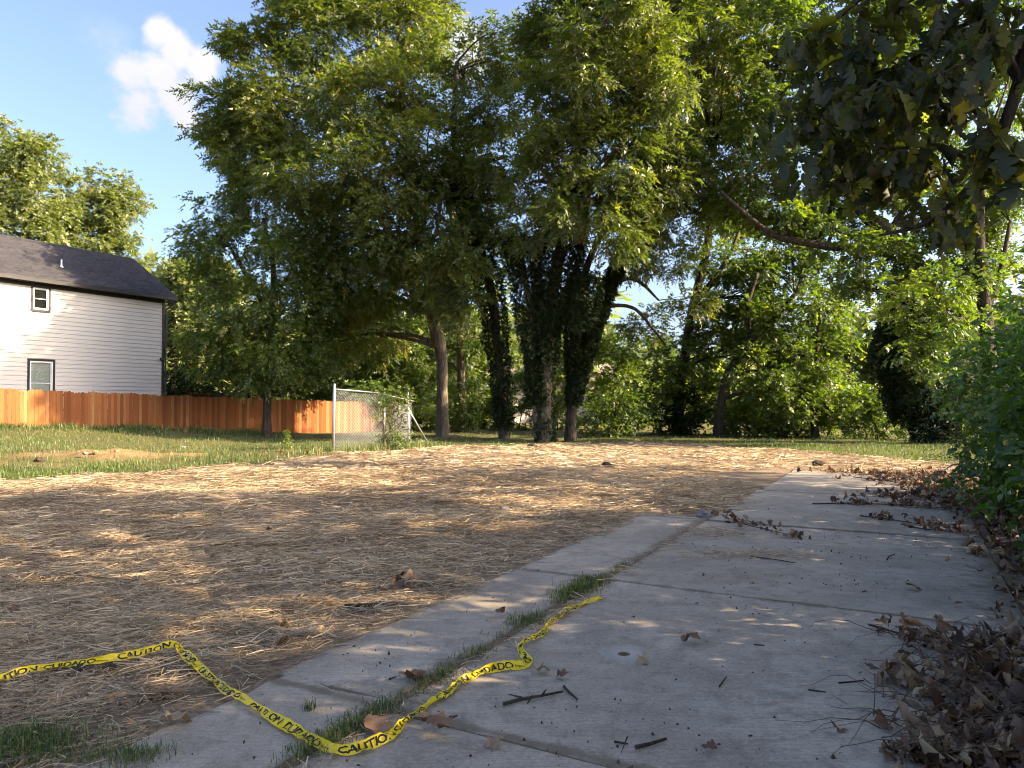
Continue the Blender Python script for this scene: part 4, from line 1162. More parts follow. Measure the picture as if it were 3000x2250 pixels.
# ------------------------------------------------------------------ lobed leaf shape
def oak_leaf_mesh(name, mat, seed, Ln=.17, curl=.5, lobes=4, fold=.25, width=.38, stalk=True, tintv=None, crumple=0.0, deep=.28):
    """an oak-like leaf lying along +Y, base at the origin: lobed outline, folded on the midrib, curled"""
    rr = random.Random(seed)
    n = lobes * (5 if stalk else 3) + 1
    left, right, mid = [], [], []
    for side in (-1, 1):
        ph = rr.uniform(-.3, .3)
        for i in range(n):
            s = i / (n - 1)
            env = width * Ln * (math.sin(math.pi * min(1, s * .93 + .04)) ** .75) * (.62 + .55 * s if s < .75 else 1.03 - .7 * (s - .75))
            lob = (.5 + .5 * math.cos((s * lobes + ph - lobes) * 2 * math.pi)) ** .8
            w = env * (deep + (1 - deep) * lob) * rr.uniform(.90, 1.10)
            if i == 0: w = .003
            if i == n - 1: w = .002
            sweep = .10 * Ln * lob * math.sin(math.pi * s) + .008 * math.sin((s * lobes + ph) * 2 * math.pi)
            (left if side < 0 else right).append((side * w, s * Ln + sweep))
    for i in range(n): mid.append((0.0, i / (n - 1) * Ln))
    def bend(x, y, k):
        s = y / Ln
        z = -fold * -abs(x) + curl * Ln * .5 * (math.cos(s * 2.0) - 1) + (crumple * Ln * .12 * math.sin(s * 9 + x * 60 + seed) if crumple else 0)
        z += curl * (x * x) / (width * Ln) * (1.6 if crumple else .5)
        return (x * (1 - .15 * curl), y * (1 - .12 * curl * s), z)
    verts = []; faces = []
    for i in range(n):
        verts += [bend(*left[i], i), bend(*mid[i], i), bend(*right[i], i)]
    for i in range(n - 1):
        a = i * 3; b = a + 3
        faces += [[a, a + 1, b + 1, b], [a + 1, a + 2, b + 2, b + 1]]
    if stalk:
        k = len(verts); verts += [(-.0015, 0, 0), (.0015, 0, 0), (.0012, -.025, .006), (-.0012, -.025, .006)]; faces.append([k, k + 1, k + 2, k + 3])
    me = mesh_from(name, verts, faces, mat, True)
    a = me.attributes.new('tint', 'FLOAT', 'FACE')
    t0 = rr.random() if tintv is None else tintv
    a.data.foreach_set('value', [min(1, max(0, t0 + rr.uniform(-.06, .06))) for _ in faces])
    return me

def scatter_meshes(name, protos, xf, mat):
    """join transformed copies of small meshes into one mesh. xf: list of (proto index, 4x4 numpy, tint)"""
    data = []
    for me in protos:
        nv = len(me.vertices); co = np.empty(nv * 3, np.float32); me.vertices.foreach_get('co', co)
        fs = [list(p.vertices) for p in me.polygons]
        data.append((co.reshape(-1, 3), np.array([f if len(f) == 4 else f + [f[-1]] for f in fs], np.int32)))
    Vs, Fs, Ts = [], [], []; off = 0
    for (k, mt, t) in xf:
        co, fs = data[k]
        Vs.append(co @ mt[:3, :3].T + mt[:3, 3]); Fs.append(fs + off); Ts.append(np.full(len(fs), t)); off += len(co)
    return indexed_mesh(name, np.concatenate(Vs), np.concatenate(Fs), mat, np.concatenate(Ts), True)

def rotm(rx, ry, rz):
    cx, sx, cyy, sy, cz, sz = math.cos(rx), math.sin(rx), math.cos(ry), math.sin(ry), math.cos(rz), math.sin(rz)
    return np.array([[cz, -sz, 0], [sz, cz, 0], [0, 0, 1]]) @ np.array([[cyy, 0, sy], [0, 1, 0], [-sy, 0, cyy]]) @ np.array([[1, 0, 0], [0, cx, -sx], [0, sx, cx]])
def xform(p, r, s=1.0):
    m4 = np.eye(4); m4[:3, :3] = r * s; m4[:3, 3] = p; return m4

# ------------------------------------------------------------------ oak reaching in overhead at the right
rng = np.random.default_rng(500); rr = random.Random(501)
oak_base = on_ground(6.2, -0.4)
oak = empty('oak_tree', oak_base); ob = np.array(oak_base)
prop(oak, 'dark oak reaching in from the right edge with big lobed leaves on drooping boughs', 'tree')
mb = MB()
mb.tube([p[:3] - ob for p in smooth_path([(6.2, -.4, -.2, .5), (6.2, -.4, .6, .38), (6.1, -.2, 2.5, .33), (5.9, .3, 4.5, .28), (6.2, .2, 7, .2), (6.6, .4, 10, .08)], 5)], [p[3] for p in smooth_path([(6.2, -.4, -.2, .5), (6.2, -.4, .6, .38), (6.1, -.2, 2.5, .33), (5.9, .3, 4.5, .28), (6.2, .2, 7, .2), (6.6, .4, 10, .08)], 5)], 12, rough=.14)
bough = [(5.95, .2, 4.3, .11), tuple(W(3400, -500, 3.4)) + (.06,), tuple(W(3040, 60, 3.9)) + (.040,), tuple(W(2990, 230, 4.1)) + (.036,), tuple(W(2935, 390, 4.2)) + (.032,), tuple(W(2878, 506, 4.3)) + (.028,), tuple(W(2787, 601, 4.5)) + (.022,), tuple(W(2697, 660, 4.6)) + (.016,), tuple(W(2575, 690, 4.8)) + (.008,)]
bp = smooth_path(bough, 5)
mb.tube([p[:3] - ob for p in bp], [p[3] for p in bp], 9, rough=.12)
def pxb(lst): return [tuple(W(u, v - (95 if i else 0) * min(1, .3 + v / 600), y)) + (r,) for i, (u, v, y, r) in enumerate(lst)]
twigs = [
 [(2990, 240, 4.05, .030), (2850, 60, 4.2, .022), (2700, -20, 4.3, .016), (2560, 5, 4.4, .012), (2440, 110, 4.5, .008), (2330, 190, 4.6, .004)],
 [(2700, -20, 4.3, .012), (2620, 80, 4.4, .009), (2540, 180, 4.4, .006), (2450, 250, 4.4, .004)],
 [(2850, 60, 4.2, .016), (2780, 150, 4.4, .012), (2660, 250, 4.5, .009), (2520, 300, 4.6, .006), (2380, 330, 4.7, .004)],
 [(2935, 390, 4.2, .020), (2820, 400, 4.3, .015), (2680, 420, 4.5, .011), (2520, 440, 4.7, .008), (2380, 440, 4.8, .005), (2290, 460, 4.9, .003)],
 [(2820, 400, 4.3, .012), (2720, 340, 4.2, .009), (2600, 330, 4.2, .006), (2480, 380, 4.2, .004)],
 [(2878, 506, 4.3, .015), (2760, 520, 4.3, .011), (2620, 530, 4.4, .008), (2470, 520, 4.5, .005), (2350, 540, 4.5, .003)],
 [(2787, 601, 4.5, .011), (2720, 570, 4.6, .008), (2600, 590, 4.7, .005), (2480, 600, 4.7, .003)],
 [(2990, 240, 4.05, .020), (2920, 150, 3.9, .014), (2860, 230, 3.9, .009), (2760, 290, 3.9, .005)],
 [(2935, 390, 4.2, .014), (2900, 470, 4.0, .009), (2960, 560, 4.0, .006), (2990, 610, 4.0, .003)],
 [(2990, 240, 4.05, .016), (3030, 120, 4.0, .012), (2950, 60, 4.1, .007), (2880, 20, 4.1, .004)],
 [(2697, 660, 4.6, .008), (2770, 690, 4.5, .006), (2760, 760, 4.5, .003)],
]
tips = []
for tw_ in twigs:
    pth = smooth_path(pxb(tw_), 4)
    mb.tube([p[:3] - ob for p in pth], [p[3] for p in pth], 5, cap=False)
    for i, p in enumerate(pth):
        if i > 3: tips.append((p[:3], pth[min(i + 1, len(pth) - 1)][:3] - pth[i - 1][:3]))
for i in range(18, 30):
    if i % 3 == 0: tips.append((bp[i][:3], np.array([-.3, .1, -.6])))
mb.build('trunk', M['bark_dark'], oak, smooth=True)
oleaf = [oak_leaf_mesh('leaf', M['oak'], 600 + k, Ln=.17 + .03 * (k % 4), curl=.2 + .35 * (k % 3), lobes=4, width=.31, deep=.20, fold=.35, tintv=(.1, .25, .4, .5, .6, .75, .9, 1.0)[k % 8]) for k in range(8)]
outer = [q for q in tips if q[0][0] < W(2860, 400, 4.4)[0]]
leaf_xf = []
for k in range(300):
    p, dr = tips[k % len(tips)] if k < len(tips) else rr.choice(outer)
    yaw = rr.uniform(0, 6.28)
    pit = R(-rr.uniform(5, 80))
    pos = p + np.array([rr.gauss(0, .025), rr.gauss(0, .04), rr.gauss(0, .02)])
    o = obj('leaf', oleaf[rr.choice([0, 1, 1, 2, 2, 3, 3, 4, 5, 6, 7])], oak, tuple(pos - ob), (pit, R(rr.uniform(-35, 35)), yaw))
    s = rr.uniform(.65, 1.05); o.scale = (s, s, s)
olow = [oak_leaf_mesh('oak_leaf_far', M['oak'], 650 + k, Ln=.17 + .02 * k, curl=.5, lobes=4, width=.31, deep=.20, fold=.35, stalk=False) for k in range(4)]
xf = []
for k in range(640):
    p, dr = rr.choice(outer)
    pos = p + np.array([rr.gauss(0, .12), rr.gauss(.12, .15), rr.gauss(0, .10)])
    xf.append((rr.randrange(4), xform(pos - ob, rotm(R(-rr.uniform(5, 85)), R(rr.uniform(-50, 50)), rr.uniform(0, 6.28)), rr.uniform(.65, 1.0)), min(1, max(0, rr.gauss(.36, .26)))))
prop(obj('leaves', scatter_meshes('leaves', olow, xf, M['oak']), oak), kind='stuff')
# the rest of the oak's leaves, over the street and the drive
lob = []
for (x, y, z, r) in [(5.5, 2.2, 6.6, 1.5), (4.2, 3.4, 7.0, 1.5), (6.6, 3.2, 7.4, 1.8), (7.8, 1.4, 6.4, 1.9), (7.6, 3.0, 9.0, 1.8), (5.8, .8, 9.4, 1.9), (8.4, -.8, 7.2, 2.0), (6.4, -2.4, 7.2, 2.0), (4.6, -1.6, 7.4, 1.8), (9.0, 2.6, 5.2, 1.5), (8.2, 4.4, 6.4, 1.6), (6.4, 1, 11.2, 1.7), (9.6, .6, 8.6, 1.7), (4.4, .8, 8.0, 1.6), (9.5, 2.0, 4.6, 1.5), (10.6, .8, 5.6, 1.6), (11.5, 1.0, 6.2, 1.5)]:  # last low lobes added out of view to keep sun off the near slabs
    lob.append((np.array([x, y, z]), r))
Qs, Ts = [], []
for (c, Rr) in lob:
    P, A, tn, cc = lobe_points(c, Rr, int(5 * Rr ** 2) + 4, int(80 * Rr ** 2), rng, .7)
    q, t = sprays(P, A, rng, 5, .16, .19, .10, .5, .9, tn); Qs.append(q); Ts.append(t)
prop(obj('crown', poly_mesh('crown', np.concatenate(Qs) - ob, 4, M['oak'], np.concatenate(Ts)), oak), kind='stuff')

# ------------------------------------------------------------------ overgrown hedge on the right
rng = np.random.default_rng(700)
hb = on_ground(*xy(11.0, 2.6))
hedge = empty('overgrown_hedge', hb); prop(hedge, 'tall leafy green hedge overgrown with vines beside the driveway, right edge', 'hedge'); hbv = np.array(hb)
HL = []   # t, w, z, r
for t in np.arange(2.4, 15.3, .55):
    top = (3.0 - .05 * max(0, t - 9) ** 1.3) if t > 7.5 else 2.4  # near run out of view, added to shade the main slabs, kept low for flecks
    for z_ in np.arange(.25, top, .55):
        inn = 1.74 + .34 * (1 - min(1, max(0, (t - 10) / 3.5))) + .35 * math.sin(t * 1.3 + z_ * 2) - .25 * math.sin(z_ * 1.2) + (.12 if z_ < .5 else 0)
        HL.append((t + rng.normal(0, .1), inn + rng.normal(0, .1), z_ + rng.normal(0, .1), rng.uniform(.38, .6)))
        if rng.random() < .8: HL.append((t + rng.normal(0, .2), inn + .8, z_ + .2, rng.uniform(.5, .7)))
Qs, Ts = [], []
for (t, w, z_, r) in HL:
    x, y = xy(t, w); c = np.array([x, y, z_])
    P, A, tn, cc = lobe_points(c, r, 9, int(230 * r * r), rng, .95, .32, .5)
    q, tt = sprays(P, A, rng, 5, .12, .115, .072, .7, .85, tn, .5); Qs.append(q); Ts.append(tt)
obj('foliage', poly_mesh('foliage', np.concatenate(Qs) - hbv, 4, M['hedge'], np.concatenate(Ts)), hedge)
st = MB()
for k in range(26):
    x, y = xy(rr.uniform(5, 15), rr.uniform(1.5, 2.6)); z0 = on_ground(x, y)[2]
    pth = limb_path((x, y, z0 - .05), (x + rr.uniform(-.4, .4), y + rr.uniform(-.4, .4), rr.uniform(1.2, 2.6)), np.random.default_rng(k), 5, 0, .06)
    st.tube([p - hbv for p in pth], list(np.linspace(.025, .008, len(pth))), 5, cap=False)
st.build('stem', M['bark_dark'], hedge, True)
# dusty needled bush and dead stump beyond it
bb = on_ground(*xy(16.6, 1.9))
ju = empty('needled_bush', bb); prop(ju, 'dusky fine needled bush leaning over the end of the driveway', 'bush'); jb = np.array(bb)
Qs, Ts = [], []
for (t, w, z_, r) in [(16.2, 1.2, 1.0, .7), (16.8, 1.4, 1.7, .75), (17.4, 1.3, .7, .6), (16.5, 2.0, 2.3, .7), (17.2, 2.1, 1.5, .8), (15.7, 1.7, 1.5, .65), (16.0, 1.9, .7, .7), (17.8, 1.9, 1.0, .7)]:
    x, y = xy(t, w); c = np.array([x, y, z_])
    P, A, tn, cc = lobe_points(c, r, 12, int(420 * r * r), rng, 1.0, .35, .3)
    q, tt = sprays(P, A, rng, 9, .30, .11, .012, .15, .8, tn, .2, tri=True); Qs.append(q); Ts.append(tt)
obj('foliage', poly_mesh('foliage', np.concatenate(Qs) - jb, 3, M['needle'], np.concatenate(Ts)), ju)
st = MB()
for k in range(9):
    x, y = xy(16.7 + rr.uniform(-.3, .3), 1.9 + rr.uniform(-.3, .3))
    e = xy(16.7 + rr.uniform(-1.1, 1.1), 1.7 + rr.uniform(-.8, .8))
    pth = limb_path((x, y, -.05), (e[0], e[1], rr.uniform(1.0, 2.4)), np.random.default_rng(90 + k), 5, .05, .06)
    st.tube([p - jb for p in pth], list(np.linspace(.03, .006, len(pth))), 5, cap=False)
st.build('stem', M['bark_dark'], ju, True)
sp_ = G(2840, 1395, height)
stump = empty('dead_stump', tuple(sp_)); prop(stump, 'gnarled dead stump with peeling bark at the far corner of the driveway', 'stump')
pth = smooth_path([(0, 0, -.1, .13), (.02, 0, .12, .085), (-.02, .02, .45, .07), (.03, 0, .85, .06), (.0, .03, 1.1, .02)], 5)
MB().tube([p[:3] for p in pth], [p[3] for p in pth], 9, rough=.5, seed=5).build('trunk', M['bark'], stump, True)
for k, e in enumerate(((.5, -.1, .55), (-.45, .1, .12), (.6, .2, .18))):
    MB().tube(limb_path((0, 0, .12 + .1 * k), e, np.random.default_rng(k), 5, .1, .1), list(np.linspace(.035, .008, 6)), 6).build('root', M['bark'], stump, True)

# ------------------------------------------------------------------ straw
rng = np.random.default_rng(900)
def straw_field(n, x0, x1, y0, y1, lmin, lmax, wd, seed, zamp, prob):
    r = np.random.default_rng(seed)
    x = r.uniform(x0, x1, n); y = r.uniform(y0, y1, n)
    keep = r.random(n) < prob(x, y)
    x, y = x[keep], y[keep]; k = len(x)
    th = r.normal(0.15, .95, k) + (r.random(k) < .3) * r.uniform(0, 3.14, k)
    L_ = r.uniform(lmin, lmax, k) * r.uniform(.5, 1, k); w_ = wd * r.uniform(.6, 1.35, k)
    pile = zamp * vnoise(x * 1.7, y * 1.7, 0, 51) ** 2
    z0 = surf(x, y) + .004 + r.random(k) * (.012 + pile)
    dx, dy = np.cos(th), np.sin(th); tilt = r.normal(0, .09, k); bend = r.normal(0, .10, k)
    pts = []
    for s, b in ((-.5, 0), (0, 1), (.5, 0)):
        px = x + dx * L_ * s - dy * L_ * bend * b; py = y + dy * L_ * s + dx * L_ * bend * b
        pz = z0 + L_ * s * tilt + .12 * L_ * np.abs(tilt) * b
        pz = np.maximum(pz, surf(px, py) + .003)
        pts.append(np.stack([px, py, pz], 1))
    roll = r.normal(0, .6, k)
    wv = np.stack([-dy * np.cos(roll), dx * np.cos(roll), np.sin(roll)], 1) * (w_ * .5)[:, None]
    A, B, C_ = pts
    q = np.concatenate([np.stack([A - wv, B - wv, B + wv, A + wv], 1), np.stack([B - wv, C_ - wv, C_ + wv, B + wv], 1)], 0).reshape(-1, 3)
    grey = vnoise(x * .8, y * .8, 0, 52)
    t = np.clip(r.normal(.48, .24, k) + (grey - .5) * .35, 0, 1)
    return q, np.concatenate([t, t])
def straw_prob(x, y):
    p = (1 - lawn_mask(x, y)) * np.where(drive_mask(x, y, .02), np.where(drive_mask(x, y, -.15), 0.0, .35), 1.0)
    t, w = tw(x, y)
    p = p * (w < .8) * (.30 + 1.0 * sstep(.28, .52, vnoise(x * .9 + 5, y * .9, 0, 53)))
    bare = np.exp(-((x + 2.2) ** 2 / 1.6 + (y - 3.4) ** 2 / .35)) + .7 * np.exp(-((w + 3.3) / .22) ** 2)
    return np.clip(p * (1 - .8 * np.clip(bare, 0, 1)), 0, 1)
Qs, Ts = [], []
for args in ((56000, -4.2, 0.8, 3.0, 6.2,   .05, .32, .0045, 1, .05), (62000, -7.5, 2.2, 6.2, 10.5, .10, .38, .0066, 2, .08), (56000, -13, 4.5, 10.5, 17, .14, .42, .0085, 3, .12), (40000, -16, 11.5, 17, 32, .18, .5, .017, 4, .12)):
    q, t = straw_field(*args[:10], straw_prob); Qs.append(q); Ts.append(t)
rc = random.Random(77)
for k in range(110):
    y_ = 3.6 + 16 * rc.random() ** 1.4; x_ = rc.uniform(-.72 * y_ - .5, .45 * y_)
    if drive_mask(np.array([x_]), np.array([y_]), .3)[0] or tw(x_, y_)[1] > -3.4: continue
    sg = rc.uniform(.10, .28)
    q, t = straw_field(int(110 + 90 * rc.random()), x_ - 2 * sg, x_ + 2 * sg, y_ - 2 * sg, y_ + 2 * sg, .08, .32, .004 + .0005 * y_, 2000 + k, .25, lambda x, y: (1 - lawn_mask(x, y)) * np.exp(-((x - x_) ** 2 + (y - y_) ** 2) / (2 * sg * sg)))
    Qs.append(q); Ts.append(np.clip(t + rc.uniform(-.15, .3), 0, 1))
st_o = obj('straw', poly_mesh('straw', np.concatenate(Qs), 4, M['straw'], np.concatenate(Ts)))
prop(st_o, 'loose mulch straw strewn over the bare dirt of the lot', 'straw', kind='stuff')
# wisps of straw blown onto the concrete
def wisp(label, u, v, n, sx, sy, seed):
    c = G(u, v)
    ang = TH
    q, t = straw_field(n, c[0] - sx, c[0] + sx, c[1] - sy, c[1] + sy, .08, .3, .0045, seed, .04, lambda x, y: np.exp(-((x - c[0]) / sx * 1.6) ** 2 - ((y - c[1]) / sy * 1.6) ** 2))
    o = obj('straw_wisp', poly_mesh('straw_wisp', q - np.array(list(c)).astype(np.float32), 4, M['straw'], t), None, tuple(c))
    prop(o, label, 'straw', 'straw wisps on the driveway', 'stuff')
wisp('loose wisp of straw on the concrete below the step in the slab edge', 2100, 1560, 900, .45, .5, 11)
wisp('thin line of straw across the middle of the driveway', 2180, 1625, 1100, .75, .3, 12)
wisp('few bent straws near the slab edge beside the purple dead leaves', 1240, 1715, 300, .3, .3, 13)
wisp('straw caught by the dead branch at the far end of the driveway', 2700, 1480, 1300, 1.1, .6, 14)

# ------------------------------------------------------------------ grass
def blades(x, y, hmin, hmax, wd, seed, zf=surf, lean=.45):
    r = np.random.default_rng(seed); k = len(x)
    th = r.random(k) * 6.283; h = r.uniform(hmin, hmax, k); w_ = wd * r.uniform(.6, 1.3, k)
    ln = np.abs(r.normal(0, lean, k)) * h
    z = zf(x, y) - .005
    b = np.stack([x, y, z], 1)
    wv = np.stack([-np.sin(th), np.cos(th), np.zeros(k)], 1) * (w_ * .5)[:, None]
    d = np.stack([np.cos(th), np.sin(th), np.zeros(k)], 1)
    m_ = b + d * (ln * .35)[:, None] + np.array([0, 0, 1.0]) * (h * .6)[:, None]
    tp_ = b + d * ln[:, None] + np.array([0, 0, 1.0]) * (h * np.sqrt(np.clip(1 - (ln / h) ** 2 * .6, .1, 1)))[:, None]
    return np.concatenate([np.stack([b - wv, b + wv, m_ + wv * .8, m_ - wv * .8], 1), np.stack([m_ - wv * .8, m_ + wv * .8, tp_ + wv * .08, tp_ - wv * .08], 1)], 0).reshape(-1, 3)
r = np.random.default_rng(950)
n = 120000
u_ = r.uniform(-200, 3100, n); yy = 1.0 / r.uniform(1 / 44.0, 1 / 14.5, n); xx = (u_ - CX) / F_PX * yy
pm = lawn_mask(xx, yy) * (1 - .85 * clay_mask(xx, yy)) * (.25 + .9 * sstep(.3, .6, vnoise(xx * .7, yy * .7, 0, 61)))
kk = r.random(n) < pm; xx, yy = xx[kk], yy[kk]
tall = .05 + .09 * vnoise(xx * .5, yy * .5, 0, 62)
q = blades(xx, yy, .05, .17, .011, 63)
tn = np.clip(r.normal(.42, .2, len(xx)) + .35 * (vnoise(xx * .3, yy * .9, 0, 64) - .5), 0, 1)
prop(obj('grass', poly_mesh('grass', q, 4, M['grass'], np.concatenate([tn, tn]))), 'short patchy grass on the back and side of the lot', 'grass', kind='stuff')
def tuft(name, label, cat, pts, n, sx, sy, hmin, hmax, seed, wd=.006, group=None, dry=.1, lean=.5):
    r = np.random.default_rng(seed); c = pts[len(pts) // 2]
    P = np.array(pts); s = r.random(n) * (len(P) - 1); i = s.astype(int); f = (s - i)[:, None]
    b = P[i] * (1 - f) + P[np.minimum(i + 1, len(P) - 1)] * f if len(P) > 1 else np.repeat(P, n, 0)
    clump = vnoise(b[:, 0] * 4.5, b[:, 1] * 4.5, 0, seed)
    kk = r.random(n) < np.clip((clump - .28) * 2.6, .03, 1) if len(P) > 2 else np.ones(n, bool)
    b = b[kk]; n2 = len(b)
    x = b[:, 0] + r.normal(0, sx, n2); y = b[:, 1] + r.normal(0, sy, n2)
    q = blades(x, y, hmin, hmax, wd, seed, lean=lean)
    t = np.where(r.random(n2) < dry, .98, np.clip(r.normal(.3, .18, n2), 0, .8))
    o = obj(name, poly_mesh(name, q - np.array([c[0], c[1], c[2]], np.float32), 4, M['grass'], np.concatenate([t, t])), None, tuple(c))
    prop(o, label, cat, group, 'stuff'); return o
J = [np.array([*xy(t, -2.37), SLAB_TOP]) for t in np.linspace(2.4, 3.1, 5)]
tuft('grass_strip', 'short strip of grass in the slab joint nearest the camera', 'grass', J, 1700, .055, .055, .010, .06, 71, .004, 'grass in the slab joint', .25, 1.0)
J = [np.array([*xy(t, -2.37), SLAB_TOP]) for t in np.linspace(3.2, 4.0, 5)]
tuft('grass_strip', 'thin grass strip in the joint beside the middle of the caution tape', 'grass', J, 1500, .055, .055, .010, .055, 72, .004, 'grass in the slab joint', .3, 1.0)
J = [np.array([*xy(t, -2.40), SLAB_TOP]) for t in np.linspace(4.25, 6.05, 7)]
tuft('grass_strip', 'thickest grass strip in the joint beside the far end of the caution tape', 'grass', J, 6500, .07, .07, .012, .09, 73, .004, 'grass in the slab joint', .2, .9)
J = [np.array([*xy(t, -2.37), SLAB_TOP]) for t in np.linspace(6.4, 7.0, 3)]
tuft('grass_strip', 'scraggly weed tuft in the joint beyond the end of the tape', 'grass', J, 180, .03, .03, .02, .10, 74, .004, 'grass in the slab joint')
tuft('grass_tuft', 'deep green grass clump in the bottom corner of the dirt', 'grass', [G(60, 2190)], 1500, .16, .10, .02, .11, 75, .004, 'grass tufts', .15, 1.0)
tuft('grass_tuft', 'small grass clump at the slab edge beside the bottom corner', 'grass', [G(370, 2215)], 420, .10, .05, .015, .06, 76, .004, 'grass tufts', .2, 1.1)
tuft('grass_tuft', 'tiny weed growing from a crack in the front slab', 'weed', [G(908, 2075)], 60, .018, .018, .02, .06, 77, .004, 'grass tufts')
tuft('tall_grass', 'tall shaggy grass along the foot of the chain link panel', 'grass', [p1 + (-.1, -.1, 0), (p1 + p2) / 2, p2, p3, G(1262, 1309, height)], 3600, .22, .22, .08, .45, 78, .012, None, .25)
tuft('tall_grass', 'tall weeds and grass on the lawn left of the chain link post', 'grass', [G(760, 1338, height), G(900, 1330, height), G(960, 1328, height)], 1800, .45, .3, .06, .35, 79, .012, None, .3)
tuft('tall_grass', 'thick weedy growth on the bank under the board fence', 'grass', [np.array(on_ground(FP[1][0] - 1 + k * .731 * 1.5 + .95, FP[1][1] - 1 + k * .682 * 1.5 - .9)) for k in range(9)], 9000, .5, .45, .06, .30, 80, .02, None, .04)

# vine on the chain link
vb_ = np.array(p2)
vine = empty('vine', tuple(vb_)); prop(vine, 'green vine climbing the middle post of the chain link panel', 'vine')
Qs, Ts = [], []; rng = np.random.default_rng(88)
for (du, hgt, r_, dn) in [(-.5, 2.0, .22, 90), (-.15, 1.9, .26, 170), (-.1, 1.5, .2, 110), (.0, 1.1, .16, 60), (.2, .6, .2, 60), (.45, .4, .25, 70), (.35, 1.8, .2, 70), (.6, 1.5, .2, 40), (-1.1, 2.02, .12, 35), (.25, .25, .3, 90)]:
    c = vb_ + np.array([du, du * .4, hgt])
    P, A, tn, cc = lobe_points(c, r_, 8, dn, rng, .9)
    q, t = sprays(P, A, rng, 5, .12, .085, .05, .5, .9, tn); Qs.append(q); Ts.append(t)
obj('foliage', poly_mesh('foliage', np.concatenate(Qs) - vb_, 4, M['shrub'], np.concatenate(Ts)), vine)
vs_ = MB()
for k in range(16):
    e = (rr.uniform(-.9, .9), rr.uniform(-.2, .3), rr.uniform(.9, 2.0))
    vs_.tube(limb_path((rr.uniform(-.4, .6), 0, 0), e, np.random.default_rng(k), 6, .0, .12), .008, 4, cap=False)
vs_.build('stem', M['seedhead'], vine)
# tall weed on the lawn
wb_ = G(842, 1325, height); weed = empty('tall_weed', tuple(wb_)); prop(weed, 'single upright leafy weed on the lawn left of the chain link post', 'weed')
MB().tube([(0, 0, 0), (.02, 0, .3), (0, .01, .62)], [.012, .009, .004], 6).build('stem', M['seedhead'], weed)
P = np.array([[rr.gauss(0, .02), rr.gauss(0, .02), .08 + .55 * k / 60] for k in range(60)]); A = np.array([[rr.gauss(0, 1), rr.gauss(0, 1), .5] for k in range(60)])
q, t = sprays(P, A, np.random.default_rng(3), 4, .10, .10, .035, .3, .8)
obj('foliage', poly_mesh('foliage', q, 4, M['bright'], t), weed)

# ------------------------------------------------------------------ dead leaves: litter bank, single leaves, fallen branches
dleaf = [oak_leaf_mesh('dead_leaf', M['deadleaf'], 800 + k, Ln=.10 + .02 * (k % 4), curl=(.25, .4, .55, .3)[k % 4], lobes=2 + k % 2, width=.48, fold=.30 * (-1 if k % 3 else .5), deep=.22, tintv=(.15, .3, .45, .6, .75, .9, .35, .55)[k % 8], crumple=.5 + .4 * (k % 3)) for k in range(8)]
for me in dleaf:
    zz = min(v.co.z for v in me.vertices)
    for v in me.vertices: v.co.z -= zz * .8
dlow = [oak_leaf_mesh('dead_leaf_small', M['deadleaf'], 830 + k, Ln=.085 + .012 * k, curl=(.3, .6, .9)[k % 3], lobes=2, width=.36, fold=(.4, -.4, .2)[k % 3], stalk=False, crumple=.9) for k in range(6)]
def litter(name, label, pts, seed, group=None, cat='leaf litter'):
    """pts: list of (x, y, n, sx, sy, zmax)"""
    rr = random.Random(seed); L0 = []
    for (x, y, n, sx, sy, zm) in pts:
        for k in range(int(n * 1.5)):
            a, b = rr.gauss(0, 1), rr.gauss(0, 1)
            L0.append((x + D[0] * a * sx + N[0] * b * sy, y + D[1] * a * sx + N[1] * b * sy, zm * math.exp(-(a * a + b * b) * .5) * rr.random()))
    A = np.array(L0); zs = surf(A[:, 0], A[:, 1]); xf = []
    for (px, py, dz), z in zip(L0, zs):
        s = rr.choice((.3, .5, .7, .9, 1.0, 1.3)) * rr.uniform(.85, 1.15)
        xf.append((rr.randrange(6), xform(np.array([px, py, z + .012 + dz]), rotm(rr.gauss(0, .38), rr.gauss(0, .38) + (3.14 if rr.random() < .4 else 0), rr.uniform(0, 6.28)), s), min(1, max(0, rr.gauss(.46, .30)))))
    return prop(obj(name, scatter_meshes(name, dlow, xf, M['deadleaf'])), label, cat, group, 'stuff')
pts = []
for (u, v, n, sx, sy, zm) in [(2900, 2080, 85, .2, .12, .04), (2960, 2000, 90, .2, .15, .06), (3010, 2130, 110, .2, .15, .06), (2920, 2200, 95, .16, .13, .05), (2790, 2210, 32, .10, .10, .02), (3030, 2240, 120, .2, .18, .06), (2690, 2235, 14, .07, .08, .01), (2850, 2245, 70, .1, .12, .03), (2780, 2020, 20, .10, .08, .03), (2850, 1940, 70, .2, .12, .04), (2960, 1910, 80, .2, .2, .05), (2850, 2100, 60, .45, .25, .01)]:
    c = G(u, v); pts.append((c[0], c[1], n, sx, sy, zm))
litter('leaf_litter', 'deep bank of brown dead leaves along the bottom right of the driveway', pts, 31, 'leaf litter')
pts = []
for (t, w, n, sx, sy, zm) in [(6.5, 1.2, 170, .5, .28, .05), (7.5, 1.25, 170, .5, .25, .06), (8.6, 1.2, 150, .5, .25, .05), (9.6, 1.25, 150, .5, .25, .05), (10.6, 1.2, 130, .5, .25, .05), (11.6, 1.2, 130, .5, .3, .05), (5.6, 1.1, 150, .4, .3, .08)]:
    x, y = xy(t, w); pts.append((x, y, n, sx, sy, zm))
litter('leaf_litter', 'scattered brown leaf litter along the foot of the hedge', pts, 32, 'leaf litter')
pts = []
